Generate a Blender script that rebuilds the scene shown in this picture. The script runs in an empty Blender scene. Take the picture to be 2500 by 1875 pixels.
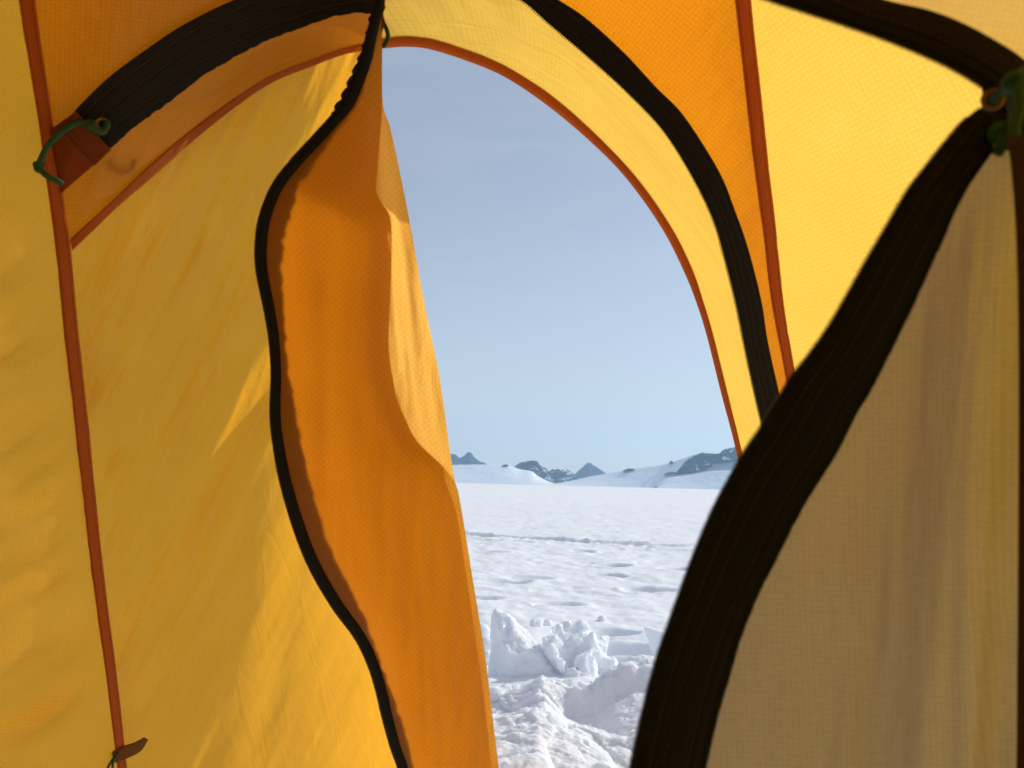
import bpy, bmesh, math, random
import numpy as np
from mathutils import Vector, Matrix

random.seed(7)
RNG = np.random.RandomState(11)
scene = bpy.context.scene
COL = scene.collection

# ------------------------------------------------------------------ camera
F = 2080.0                                   # focal length in photograph pixels (2500 wide)
CAM_H = 0.85
PITCH = math.radians(6.7)
ROLL = math.radians(1.45)
fwd = Vector((0, math.cos(PITCH), math.sin(PITCH)))
r0 = Vector((1, 0, 0))
u0 = r0.cross(fwd)
right = r0 * math.cos(ROLL) + u0 * math.sin(ROLL)
up = u0 * math.cos(ROLL) - r0 * math.sin(ROLL)
CAM = Vector((0, 0, CAM_H))
A_R, A_U, A_F, A_C = (np.array(v) for v in (right, up, fwd, CAM))

cam = bpy.data.cameras.new('camera')
camo = bpy.data.objects.new('camera', cam)
COL.objects.link(camo)
cam.sensor_width = 36.0
cam.lens = 36.0 * F / 2500.0
cam.clip_start = 0.02
cam.clip_end = 60000
camo.matrix_world = Matrix((( right.x, up.x, -fwd.x, CAM.x), (right.y, up.y, -fwd.y, CAM.y),
                            (right.z, up.z, -fwd.z, CAM.z), (0, 0, 0, 1)))
cam.dof.use_dof = True
cam.dof.focus_distance = 2.2
cam.dof.aperture_fstop = 9.5
scene.camera = camo


def P(px, py, d):
    """point at depth d on the line of sight through photograph pixel (px, py)"""
    px, py, d = np.broadcast_arrays(np.asarray(px, float), np.asarray(py, float), np.asarray(d, float))
    X = (px - 1250.0) / F * d
    Y = (937.5 - py) / F * d
    return A_C + X[..., None] * A_R + Y[..., None] * A_U + d[..., None] * A_F


def ray(px, py):
    px, py = float(px), float(py)
    v = (px - 1250.0) / F * right + (937.5 - py) / F * up + fwd
    return v


def on_ground(px, py, z=0.0):
    v = ray(px, py)
    t = (z - CAM_H) / v.z
    return CAM + v * t


# ------------------------------------------------------------------ noise
_perm = RNG.permutation(4096)


def _hash(ix, iy, iz):
    a = _perm[ix & 4095]
    b = _perm[(a + iy) & 4095]
    return _perm[(b + iz) & 4095] / 4095.0


def noise3(x, y, z=0.0):
    x, y, z = np.broadcast_arrays(np.asarray(x, float), np.asarray(y, float), np.asarray(z, float))
    ix, iy, iz = np.floor(x).astype(int), np.floor(y).astype(int), np.floor(z).astype(int)
    fx, fy, fz = x - ix, y - iy, z - iz
    fx, fy, fz = (f * f * f * (f * (f * 6 - 15) + 10) for f in (fx, fy, fz))
    r = 0
    for dx in (0, 1):
        for dy in (0, 1):
            for dz in (0, 1):
                w = (fx if dx else 1 - fx) * (fy if dy else 1 - fy) * (fz if dz else 1 - fz)
                r = r + w * _hash(ix + dx, iy + dy, iz + dz)
    return r * 2 - 1


def fbm(x, y, z=0.0, oct=4, gain=0.5):
    r, a = 0, 1.0
    for i in range(oct):
        r = r + a * noise3(np.asarray(x) * 2 ** i + 17 * i, np.asarray(y) * 2 ** i - 9 * i, np.asarray(z) * 2 ** i)
        a *= gain
    return r


def smooth(a, b, x):
    t = np.clip((np.asarray(x, float) - a) / (b - a), 0, 1)
    return t * t * (3 - 2 * t)


# ------------------------------------------------------------------ materials
def new_mat(name):
    m = bpy.data.materials.new(name)
    m.use_nodes = True
    nt = m.node_tree
    nt.nodes.clear()
    out = nt.nodes.new('ShaderNodeOutputMaterial')
    return m, nt, out


def N(nt, t, **kw):
    n = nt.nodes.new(t)
    for k, v in kw.items():
        setattr(n, k, v)
    return n


def mth(nt, op, a, b=None):
    n = N(nt, 'ShaderNodeMath', operation=op)
    for i, v in enumerate((a, b)):
        if v is None:
            continue
        if isinstance(v, (int, float)):
            n.inputs[i].default_value = v
        else:
            nt.links.new(v, n.inputs[i])
    return n.outputs[0]


def fabric(name, trans, refl, mix=0.75, cell=0.005, grid=0.14, wr=0.25, rot=0.0, gloss=0.08, crease=0.35):
    """thin rip-stop cloth: light shines through it; thicker reinforcing threads every few mm"""
    m, nt, out = new_mat(name)
    L = nt.links
    uv = N(nt, 'ShaderNodeUVMap')
    mp = N(nt, 'ShaderNodeMapping')
    mp.inputs['Rotation'].default_value[2] = rot
    L.new(uv.outputs[0], mp.inputs[0])
    sx = N(nt, 'ShaderNodeSeparateXYZ')
    L.new(mp.outputs[0], sx.inputs[0])
    k = 2 * math.pi / cell
    def thread(o):
        c = mth(nt, 'COSINE', mth(nt, 'MULTIPLY', o, k))
        c = mth(nt, 'MAXIMUM', mth(nt, 'SUBTRACT', c, 0.2), 0.0)
        return mth(nt, 'POWER', c, 1.3)
    g = mth(nt, 'MULTIPLY', mth(nt, 'MAXIMUM', thread(sx.outputs[0]), thread(sx.outputs[1])), grid)
    # slow weave unevenness
    nz = N(nt, 'ShaderNodeTexNoise')
    nz.inputs['Scale'].default_value = 260
    nz.inputs['Detail'].default_value = 2
    L.new(mp.outputs[0], nz.inputs['Vector'])
    wv = mth(nt, 'MULTIPLY', mth(nt, 'SUBTRACT', nz.outputs[0], 0.5), 0.16)
    cz = N(nt, 'ShaderNodeTexNoise')
    cz.inputs['Scale'].default_value = 7
    cz.inputs['Detail'].default_value = 4
    L.new(mp.outputs[0], cz.inputs['Vector'])
    wv = mth(nt, 'ADD', wv, mth(nt, 'MULTIPLY', mth(nt, 'SUBTRACT', cz.outputs[0], 0.5), 0.12))
    dens = mth(nt, 'SUBTRACT', mth(nt, 'SUBTRACT', 1.0, g), wv)
    gm = N(nt, 'ShaderNodeGamma')          # thicker yarn filters the colour more strongly
    gm.inputs[0].default_value = (*trans, 1)
    L.new(mth(nt, 'DIVIDE', 1.0, dens), gm.inputs[1])
    sc = N(nt, 'ShaderNodeVectorMath', operation='SCALE')
    L.new(gm.outputs[0], sc.inputs[0])
    L.new(dens, sc.inputs['Scale'])
    # bump: crumple
    n1 = N(nt, 'ShaderNodeTexNoise')
    n1.inputs['Scale'].default_value = 9
    n1.inputs['Detail'].default_value = 4
    n1.inputs['Distortion'].default_value = 1.2
    mp2 = N(nt, 'ShaderNodeMapping')
    mp2.inputs['Rotation'].default_value[2] = rot + 0.6
    mp2.inputs['Scale'].default_value = (3.2, 0.8, 1)
    L.new(uv.outputs[0], mp2.inputs[0])
    L.new(mp2.outputs[0], n1.inputs['Vector'])
    b1 = N(nt, 'ShaderNodeBump')
    b1.inputs['Strength'].default_value = crease
    b1.inputs['Distance'].default_value = 0.012
    L.new(n1.outputs[0], b1.inputs['Height'])
    b2 = N(nt, 'ShaderNodeBump')
    b2.inputs['Strength'].default_value = wr
    b2.inputs['Distance'].default_value = 0.0006
    L.new(g, b2.inputs['Height'])
    L.new(b1.outputs[0], b2.inputs['Normal'])
    tr = N(nt, 'ShaderNodeBsdfTranslucent')
    df = N(nt, 'ShaderNodeBsdfDiffuse')
    df.inputs[0].default_value = (*refl, 1)
    L.new(sc.outputs[0], tr.inputs[0])
    for s in (tr, df):
        L.new(b2.outputs[0], s.inputs['Normal'])
    mx = N(nt, 'ShaderNodeMixShader')
    mx.inputs[0].default_value = mix
    L.new(df.outputs[0], mx.inputs[1])
    L.new(tr.outputs[0], mx.inputs[2])
    gl = N(nt, 'ShaderNodeBsdfGlossy')
    gl.inputs['Roughness'].default_value = 0.42
    gl.inputs['Color'].default_value = (1, 1, 1, 1)
    L.new(b2.outputs[0], gl.inputs['Normal'])
    m2 = N(nt, 'ShaderNodeMixShader')
    m2.inputs[0].default_value = gloss * 0.2
    L.new(mx.outputs[0], m2.inputs[1])
    L.new(gl.outputs[0], m2.inputs[2])
    L.new(m2.outputs[0], out.inputs[0])
    return m


def solid(name, col, rough=0.7, bump=0.0, scale=400, spec=0.3, metallic=0.0, var=0.25):
    m, nt, out = new_mat(name)
    L = nt.links
    b = N(nt, 'ShaderNodeBsdfPrincipled')
    b.inputs['Roughness'].default_value = rough
    b.inputs['Specular IOR Level'].default_value = spec
    b.inputs['Metallic'].default_value = metallic
    tc = N(nt, 'ShaderNodeTexCoord')
    nz = N(nt, 'ShaderNodeTexNoise')
    nz.inputs['Scale'].default_value = scale
    nz.inputs['Detail'].default_value = 3
    L.new(tc.outputs['Object'], nz.inputs['Vector'])
    rp = N(nt, 'ShaderNodeMix', data_type='RGBA')
    rp.inputs[6].default_value = (*[c * (1 - var) for c in col], 1)
    rp.inputs[7].default_value = (*[c * (1 + var) for c in col], 1)
    L.new(nz.outputs[0], rp.inputs[0])
    L.new(rp.outputs[2], b.inputs['Base Color'])
    if bump:
        bp = N(nt, 'ShaderNodeBump')
        bp.inputs['Strength'].default_value = bump
        bp.inputs['Distance'].default_value = 0.001
        L.new(nz.outputs[0], bp.inputs['Height'])
        L.new(bp.outputs[0], b.inputs['Normal'])
    L.new(b.outputs[0], out.inputs[0])
    return m


M = {}
M['yellow'] = fabric('yellow_ripstop', (0.97, 0.60, 0.085), (0.80, 0.46, 0.07), mix=0.80, cell=0.0056, grid=0.11)
M['yellow_fine'] = fabric('yellow_ripstop_fine', (0.99, 0.475, 0.032), (0.80, 0.40, 0.045), mix=0.82, cell=0.0042, grid=0.10, crease=0.16)
M['amber'] = fabric('amber_ripstop', (0.82, 0.28, 0.008), (0.68, 0.25, 0.013), mix=0.78, cell=0.0048, grid=0.12)
M['flap'] = fabric('orange_flap_lit', (1.0, 0.57, 0.11), (0.85, 0.42, 0.07), mix=0.84, cell=0.0060, grid=0.10, rot=0.7)  # flap cloth with a lighter colour that stands for its sunlit fold
M['flap_shaded'] = fabric('orange_flap_shaded', (0.71, 0.415, 0.055), (0.66, 0.35, 0.052), mix=0.72, cell=0.0060, grid=0.10, rot=0.7)  # same flap cloth, darkened in colour for the shaded front layer
M['dimmer'] = fabric('grey_dimmer_cloth', (0.80, 0.76, 0.64), (0.45, 0.42, 0.36), mix=0.7, cell=0.003, grid=0.05, gloss=0.0)  # unseen cloth added to hold light back from the left amber panels
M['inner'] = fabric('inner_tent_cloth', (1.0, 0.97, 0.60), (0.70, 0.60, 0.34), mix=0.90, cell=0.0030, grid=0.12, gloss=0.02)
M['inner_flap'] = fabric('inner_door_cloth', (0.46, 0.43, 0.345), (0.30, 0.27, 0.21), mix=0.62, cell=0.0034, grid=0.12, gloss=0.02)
M['tape'] = fabric('orange_seam_tape', (0.72, 0.27, 0.055), (0.50, 0.19, 0.05), mix=0.6, cell=0.0016, grid=0.1, gloss=0.03)
M['patch'] = fabric('rust_patch_cloth', (0.36, 0.11, 0.025), (0.30, 0.08, 0.02), mix=0.6, cell=0.0016, grid=0.1, gloss=0.03)
M['band'] = solid('black_webbing', (0.0045, 0.0055, 0.009), 0.8, 0.5, 900, 0.25)
M['teeth'] = solid('black_zip_coil', (0.012, 0.010, 0.008), 0.45, 0, 900, 0.4)
M['thread'] = solid('brown_thread', (0.052, 0.028, 0.012), 0.8, 0, 900, 0.2)
M['cord'] = solid('green_elastic_cord', (0.013, 0.075, 0.038), 0.7, 0.6, 1500, 0.35)
M['brass'] = solid('brass_eyelet', (0.17, 0.11, 0.06), 0.45, 0, 300, 0.5, 1.0)
M['strap'] = solid('brown_webbing', (0.13, 0.055, 0.012), 0.8, 0.4, 900, 0.2)
M['dark_brown'] = solid('dark_brown_binding', (0.055, 0.030, 0.012), 0.85, 0.4, 900, 0.15)
M['tape_thread'] = solid('rust_thread', (0.16, 0.045, 0.012), 0.8, 0, 900, 0.2)
M['sheet'] = solid('grey_groundsheet', (0.10, 0.095, 0.085), 0.6, 0.3, 60, 0.3)
M['rust_tape'] = fabric('brown_zip_tape', (0.16, 0.05, 0.012), (0.08, 0.03, 0.01), mix=0.55, cell=0.0016, grid=0.05, gloss=0.02)


def snow_mat(name, near=True, col=(0.93, 0.95, 0.985)):
    m, nt, out = new_mat(name)
    L = nt.links
    b = N(nt, 'ShaderNodeBsdfPrincipled')
    b.inputs['Base Color'].default_value = (*col, 1)
    b.inputs['Roughness'].default_value = 0.75
    b.inputs['Specular IOR Level'].default_value = 0.15
    if near:
        b.inputs['Subsurface Weight'].default_value = 0.6
        b.inputs['Subsurface Radius'].default_value = (0.5, 0.75, 1.0)
        b.inputs['Subsurface Scale'].default_value = 0.045
    geo = N(nt, 'ShaderNodeNewGeometry')
    n1 = N(nt, 'ShaderNodeTexNoise')
    n1.inputs['Scale'].default_value = 70
    n1.inputs['Detail'].default_value = 6
    n1.inputs['Roughness'].default_value = 0.65
    L.new(geo.outputs['Position'], n1.inputs['Vector'])
    bp = N(nt, 'ShaderNodeBump')
    bp.inputs['Strength'].default_value = 0.42 if near else 0.3
    bp.inputs['Distance'].default_value = 0.01
    L.new(n1.outputs[0], bp.inputs['Height'])
    L.new(bp.outputs[0], b.inputs['Normal'])
    # ice-crystal facets: sparse tiny mirrors, each tilted its own way
    vo = N(nt, 'ShaderNodeTexVoronoi')
    vo.inputs['Scale'].default_value = 160
    L.new(geo.outputs['Position'], vo.inputs['Vector'])
    sp = N(nt, 'ShaderNodeSeparateColor')
    L.new(vo.outputs['Color'], sp.inputs[0])
    vm = N(nt, 'ShaderNodeVectorMath', operation='SUBTRACT')
    L.new(vo.outputs['Color'], vm.inputs[0])
    vm.inputs[1].default_value = (0.5, 0.5, 0.5)
    va = N(nt, 'ShaderNodeVectorMath', operation='SCALE')
    L.new(vm.outputs[0], va.inputs[0])
    va.inputs['Scale'].default_value = 1.6
    vs = N(nt, 'ShaderNodeVectorMath', operation='ADD')
    L.new(va.outputs[0], vs.inputs[0])
    L.new(geo.outputs['Normal'], vs.inputs[1])
    vn = N(nt, 'ShaderNodeVectorMath', operation='NORMALIZE')
    L.new(vs.outputs[0], vn.inputs[0])
    gl = N(nt, 'ShaderNodeBsdfGlossy')
    gl.inputs['Roughness'].default_value = 0.12
    L.new(vn.outputs[0], gl.inputs['Normal'])
    near_c = mth(nt, 'LESS_THAN', vo.outputs['Distance'], 0.34)
    fac = mth(nt, 'MULTIPLY', near_c, 0.06)
    mx = N(nt, 'ShaderNodeMixShader')
    L.new(fac, mx.inputs[0])
    L.new(b.outputs[0], mx.inputs[1])
    L.new(gl.outputs[0], mx.inputs[2])
    L.new((mx if near else b).outputs[0], out.inputs[0])
    return m


M['snow'] = snow_mat('snow')
M['snow_far'] = snow_mat('snow_far', False)


# ------------------------------------------------------------------ object helpers
def tag(o, label, cat=None, group=None, kind=None):
    if label:
        o['label'] = label
    if cat:
        o['category'] = cat
    if group:
        o['group'] = group
    if kind:
        o['kind'] = kind
    return o


def empty(name, loc=(0, 0, 0)):
    o = bpy.data.objects.new(name, None)
    o.empty_display_size = 0.1
    o.location = loc
    COL.objects.link(o)
    return o


def make(name, V, Fc, mat, parent=None, uv=None, smooth_=True):
    me = bpy.data.meshes.new(name)
    me.from_pydata([tuple(v) for v in V], [], [tuple(int(i) for i in f) for f in Fc])
    me.update()
    if smooth_:
        me.polygons.foreach_set('use_smooth', [True] * len(me.polygons))
    if uv is not None:
        ul = me.uv_layers.new(name='UVMap')
        li = np.empty(len(me.loops), int)
        me.loops.foreach_get('vertex_index', li)
        ul.data.foreach_set('uv', np.asarray(uv, float)[li].ravel())
    me.materials.append(mat)
    o = bpy.data.objects.new(name, me)
    COL.objects.link(o)
    if parent is not None:
        o.parent = parent
        bpy.context.view_layer.update()
        o.matrix_parent_inverse = parent.matrix_world.inverted()
    return o


def solidify(o, t, off=0.0):
    md = o.modifiers.new('thickness', 'SOLIDIFY')
    md.thickness = t
    md.offset = off
    return o


def spline(pts, n=None, closed=False):
    """Catmull-Rom through pts, resampled to n points evenly along its length"""
    p = np.asarray(pts, float)
    e = np.vstack([2 * p[0] - p[1], p, 2 * p[-1] - p[-2]])
    out = []
    for i in range(1, len(e) - 2):
        p0, p1, p2, p3 = e[i - 1], e[i], e[i + 1], e[i + 2]
        for t in np.linspace(0, 1, 16, endpoint=False):
            out.append(0.5 * ((2 * p1) + (p2 - p0) * t + (2 * p0 - 5 * p1 + 4 * p2 - p3) * t * t
                              + (3 * p1 - p0 - 3 * p2 + p3) * t ** 3))
    out.append(e[-2])
    out = np.array(out)
    if n is None:
        return out
    s = np.concatenate([[0], np.cumsum(np.linalg.norm(np.diff(out, axis=0), axis=1))])
    q = np.linspace(0, s[-1], n)
    return np.stack([np.interp(q, s, out[:, k]) for k in range(out.shape[1])], 1)


def at_y(pts, ys):
    s = spline(pts)
    o = np.argsort(s[:, 1], kind='stable')
    return np.interp(ys, s[o, 1], s[o, 0])


def grid_faces(nu, nv, flip=False):
    f = []
    for i in range(nu - 1):
        for j in range(nv - 1):
            a = i * nv + j
            q = (a, a + 1, a + nv + 1, a + nv)
            f.append(q[::-1] if flip else q)
    return f


def panel_uv(G):
    """flat cloth coordinates in metres"""
    nu, nv = G.shape[:2]
    c = G.reshape(-1, 3)
    e1 = G[nu // 2, -1] - G[nu // 2, 0]
    e1 /= np.linalg.norm(e1)
    e2 = G[-1, nv // 2] - G[0, nv // 2]
    e2 -= e1 * e2.dot(e1)
    e2 /= np.linalg.norm(e2)
    return np.stack([c @ e1, c @ e2], 1)


def sheet(name, G, mat, parent, label=None, uv=None):
    G = np.asarray(G)
    nu, nv = G.shape[:2]
    o = make(name, G.reshape(-1, 3), grid_faces(nu, nv), mat, parent, panel_uv(G) if uv is None else uv)
    if label:
        o['label'] = label
    return o


def normals(G):
    du = np.gradient(G, axis=0)
    dv = np.gradient(G, axis=1)
    n = np.cross(du, dv)
    n /= np.linalg.norm(n, axis=-1, keepdims=True) + 1e-12
    to = A_C - G
    s = np.sign((n * to).sum(-1, keepdims=True))
    return n * s                       # points to the inside of the tent (towards the sitter)


def loft_px(A, B, nu, nv):
    A, B = spline(A, nu), spline(B, nu)
    t = np.linspace(0, 1, nv)[None, :, None]
    return A[:, None] * (1 - t) + B[:, None] * t


def frame(p):
    """tangent frame along a 3D polyline"""
    t = np.gradient(p, axis=0)
    t /= np.linalg.norm(t, axis=1, keepdims=True) + 1e-12
    return t


def tube(name, pts, rad, mat, parent=None, n=10, samples=60, taper=False):
    p = spline(pts, samples)
    t = frame(p)
    ref = np.array([0.2, -1, 0.1])
    a = np.cross(t, ref)
    a /= np.linalg.norm(a, axis=1, keepdims=True) + 1e-9
    b = np.cross(t, a)
    rr = np.full(samples, rad, float) if np.isscalar(rad) else np.interp(np.linspace(0, 1, samples), np.linspace(0, 1, len(rad)), rad)
    V, Fc = [], []
    for i in range(samples):
        for k in range(n):
            an = 2 * math.pi * k / n
            V.append(p[i] + rr[i] * (a[i] * math.cos(an) + b[i] * math.sin(an)))
    for i in range(samples - 1):
        for k in range(n):
            k2 = (k + 1) % n
            Fc.append((i * n + k, i * n + k2, (i + 1) * n + k2, (i + 1) * n + k))
    Fc.append(tuple(range(n))[::-1])
    Fc.append(tuple((samples - 1) * n + k for k in range(n)))
    return make(name, V, Fc, mat, parent)


def torus_mesh(c, nrm, R, r, nu=32, nv=10):
    nrm = np.asarray(nrm, float)
    nrm /= np.linalg.norm(nrm)
    a = np.cross(nrm, [0.3, 0.2, 1])
    a /= np.linalg.norm(a)
    b = np.cross(nrm, a)
    V, Fc = [], []
    for i in range(nu):
        u = 2 * math.pi * i / nu
        dirv = a * math.cos(u) + b * math.sin(u)
        for j in range(nv):
            v = 2 * math.pi * j / nv
            V.append(np.asarray(c) + dirv * (R + r * math.cos(v)) + nrm * r * math.sin(v) * 0.7)
    for i in range(nu):
        for j in range(nv):
            Fc.append((i * nv + j, ((i + 1) % nu) * nv + j, ((i + 1) % nu) * nv + (j + 1) % nv, i * nv + (j + 1) % nv))
    return V, Fc


# ------------------------------------------------------------------ tent surfaces (depth of the cloth along the line of sight)
def g_plan(px):
    return 1 + 0.15 * smooth(90, 900, px) * (1 - smooth(1250, 1830, px) * 0.85)


def D_wall(px, py):
    """outer tent front wall: leans in towards the top, bulges out in plan"""
    e = (937.5 - np.asarray(py, float)) / F
    e = e + 0.6 * 0.05 * np.logaddexp(0, (-e - 0.12) / 0.05)      # steeper towards the ground
    return 1.19 / (1 + 0.73 * e) * g_plan(np.asarray(px, float))


def D_door(px, py):
    px = np.asarray(px, float)
    py = np.asarray(py, float)
    return D_wall(px, py) * (1 + 0.17 * smooth(120, 1020, px))


SEAM_L = [(-60, -1100), (-10, -600), (66, 0), (90, 160), (113, 310), (136, 475), (155, 615), (174, 815), (199, 1040), (216, 1205),
          (244, 1444), (272, 1648), (298, 1872), (312, 1990)]
SEAM_R = [(1730, -1100), (1765, -500), (1814, 0), (1835, 190), (1859, 407), (1879, 565), (1898, 735), (1925, 890), (1962, 1100),
          (2012, 1400), (2062, 1700), (2105, 1990)]
BAND_L_UP = [(176, 280), (199, 253), (271, 185), (362, 118), (452, 59), (572, 0), (700, -46), (830, -74), (928, -84)]
BAND_L_LO = [(269, 364), (325, 312), (407, 253), (488, 190), (588, 131), (678, 88), (746, 63), (814, 41), (863, 32), (904, 32), (928, 34)]
BAND_R_UP = [(960, -190), (1100, -150), (1230, -80), (1363, 0), (1433, 47), (1523, 129), (1600, 212), (1659, 271), (1713, 348), (1763, 434), (1793, 510),
             (1825, 601), (1858, 730), (1875, 836), (1905, 971), (1950, 1170), (1995, 1420), (2040, 1700), (2080, 1990)]
BAND_R_LO = [(960, -100), (1080, -70), (1190, -35), (1272, 0), (1342, 59), (1433, 136), (1523, 217), (1614, 312), (1682, 416), (1740, 533), (1772, 642),
             (1797, 742), (1816, 836), (1841, 953), (1868, 1070), (1905, 1240), (1950, 1470), (1990, 1720), (2030, 1990)]
ARCH_R_UP = [(915, 94), (949, 88), (1003, 85), (1071, 93), (1162, 122), (1252, 165), (1342, 222), (1433, 298), (1523, 389), (1591, 470),
             (1650, 561), (1695, 651), (1719, 725), (1746, 813), (1780, 949), (1812, 1089), (1855, 1280), (1900, 1500), (1940, 1720), (1985, 1990)]
ARCH_R_LO = [(915, 121), (936, 117), (994, 113), (1053, 120), (1144, 149), (1229, 185), (1320, 244), (1410, 316), (1501, 402), (1568, 484),
             (1627, 574), (1672, 665), (1700, 735), (1726, 818), (1762, 962), (1794, 1084), (1838, 1280), (1882, 1500), (1922, 1720), (1966, 1990)]
ARCH_L_UP = [(172, 583), (271, 493), (362, 407), (452, 330), (565, 244), (656, 185), (750, 145), (832, 115), (930, 92)]
ARCH_L_LO = [(176, 612), (289, 504), (375, 430), (466, 348), (579, 258), (669, 199), (759, 163), (841, 133), (936, 116)]

tent = empty('outer_tent', (0, 1.3, 0))
tag(tent, 'yellow and orange outer tent porch with arched doorway looking out on the snow', 'tent')


def wr(px, py, ang, across, along, seed, amp):
    """streaky folds running at angle ang (degrees, photo plane)"""
    a = math.radians(ang)
    s = px * math.cos(a) + py * math.sin(a)
    c = -px * math.sin(a) + py * math.cos(a)
    n = fbm(s / along, c / across, seed, 3, 0.55)
    return amp * (n + 0.3 * (1 - np.abs(fbm(s / along * 0.7 + 9, c / across * 0.6, seed + 4.5, 2)) * 2))


def push(px, py, D, w):
    return P(px, py, D * (1 + w))


# --- left side wall of the porch: from the seam back past the sitter
def side_wall(seam, q, name, label, mat, sgn, wrfun, nu=150, nv=90, pad=4):
    s = spline(seam, nu)
    p0 = P(s[:, 0], s[:, 1], D_wall(s[:, 0], s[:, 1]) + 0.004)
    p1 = p0.copy()
    p1[:, 0], p1[:, 1] = q
    p1[:, 0] = q[0] * (0.55 + 0.45 * np.clip((1.62 - p0[:, 2]) / 0.9, 0, 1.3))
    t = (np.linspace(0, 1, nv) ** 1.5)[None, :, None]
    G = p0[:, None] * (1 - t) + p1[:, None] * t
    n = normals(G)
    # photo coordinates of the cloth drive the folds
    L_ = G - A_C
    d = np.maximum(L_ @ A_F, 0.05)
    px = (L_ @ A_R) / d * F + 1250
    py = 937.5 - (L_ @ A_U) / d * F
    w = wrfun(px, py) * smooth(0, 0.06, t[..., 0])
    pk = wr(px, py, -20 * sgn, 15, 200, 12.5, 0.0014) * np.exp(-t[..., 0] / 0.05)
    w = w + pk * smooth(0, 0.01, t[..., 0])
    bow = -0.05 * np.sin(np.pi * np.clip(t[..., 0], 0, 1))
    G = G + n * (w + bow)[..., None]
    return sheet(name, G, mat, tent, label)


side_wall(SEAM_L, (-1.15, -0.55), 'side_wall', 'wrinkled yellow side wall beside the left seam', M['yellow_fine'], -1,
          lambda px, py: wr(px, py, -38, 40, 330, 3.1, 0.0125) * smooth(300, 1200, py) + wr(px, py, -62, 60, 420, 8.3, 0.003))
side_wall(SEAM_R, (1.15, -0.55), 'side_wall', 'bright sunlit yellow side wall between the two black bands', M['yellow'], 1,
          lambda px, py: wr(px, py, -100, 90, 600, 5.7, 0.0016))


def px_sheet(name, A, B, nu, nv, dfun, mat, wfun=None, label=None, parent=None, off=0.0):
    g = loft_px(A, B, nu, nv)
    px, py = g[..., 0], g[..., 1]
    D = dfun(px, py)
    w = 0 if wfun is None else wfun(px, py)
    G = P(px, py, D + off + w)
    return sheet(name, G, mat, parent or tent, label)


# --- upper panels between the seams and the black bands, carried up over the roof
def seam_part(seam, y0, y1, n):
    ys = np.linspace(y0, y1, n)
    return np.stack([at_y(seam, ys), ys], 1)


SL_top = seam_part(SEAM_L, -1050, 615, 14)
# left amber canopy: everything above the left band, out to the centre line
can_l_in = [(960, -1050), (960, -820), (960, -600), (960, -400), (960, -250), (960, -90), (880, -60), (700, -20), (572, 30), (452, 95), (362, 150), (271, 225), (215, 275), (160, 330)]
SLc = seam_part(SEAM_L, -1050, 330, 14)
px_sheet('canopy_panel', SLc, can_l_in, 160, 90, D_wall, M['amber'],
         lambda px, py: wr(px, py, 62, 120, 500, 2.2, 0.0035), 'dim amber panel above the left black band')
px_sheet('dimming_layer', [(p[0] - 2, p[1]) for p in SLc[:-1]] + [(130, 420)], can_l_in[:6] + [(960, -30), (863, -5), (746, 32), (678, 58), (588, 101), (488, 160), (407, 223), (325, 285), (240, 350), (170, 415)], 80, 50, D_wall, M['dimmer'],  # unseen extra layer, added only to dim the canopy
         lambda px, py: wr(px, py, 62, 120, 500, 2.2, 0.0035), 'grey lining added to darken the left canopy', off=0.03)
can_r_in = [(960, -1050), (960, -820), (960, -600), (960, -350), (960, -150), (1100, -115), (1230, -50), (1318, 0), (1433, 92), (1523, 170), (1614, 270), (1690, 380), (1755, 510),
            (1800, 640), (1830, 760), (1860, 900), (1900, 1100), (1960, 1420), (2010, 1700), (2060, 1990)]
SRc = seam_part(SEAM_R, -1050, 1990, 20)
px_sheet('canopy_panel', can_r_in, SRc, 220, 50, D_wall, M['amber'],
         lambda px, py: wr(px, py, 60, 130, 700, 6.2, 0.002), 'glowing amber panel between right black band and seam')


# --- porch strip running from the band out to the arch edge (left half has a dimming layer added behind it)
STRIPS = []


def strip_sheet(name, A, B, nu, nv, label, mat, seed, amp, ang, off=0.0):
    g = loft_px(A, B, nu, nv)
    px, py = g[..., 0], g[..., 1]
    t = np.linspace(0, 1, nv)[None, :]
    D = D_wall(px, py) * (1 - t) + D_door(px, py) * t
    D = D + 0.012 + off + wr(px, py, ang, 45, 420, seed, amp) * np.sin(np.pi * t) ** 0.5
    STRIPS.append((px, py, D))
    return sheet(name, P(px, py, D), mat, tent, label)


def mid(a, b, k=0.5):
    return [tuple(p) for p in (spline(a, 60) * (1 - k) + spline(b, 60) * k)]


STRIP_L = [(140, 400), (175, 372), (236, 334), (300, 280)] + [p for p in mid(BAND_L_UP, BAND_L_LO, 0.6) if p[0] > 330]
strip_sheet('porch_strip', STRIP_L, [(150, 612)] + mid(ARCH_L_UP, ARCH_L_LO), 140, 40, 'amber strip of cloth under the left black band', M['amber'], 3.3, 0.0018, 115)
strip_back = strip_sheet('dimming_layer', STRIP_L, [(150, 612)] + mid(ARCH_L_UP, ARCH_L_LO), 80, 30, 'lining added to darken the left strip', M['dimmer'], 3.3, 0.0018, 115, 0.06)
strip_sheet('porch_strip', mid(BAND_R_UP, BAND_R_LO, 0.5), mid(ARCH_R_UP, ARCH_R_LO), 220, 40, 'yellow strip of cloth between right black band and orange arch edge', M['yellow'], 4.4, 0.006, 52)


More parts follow.
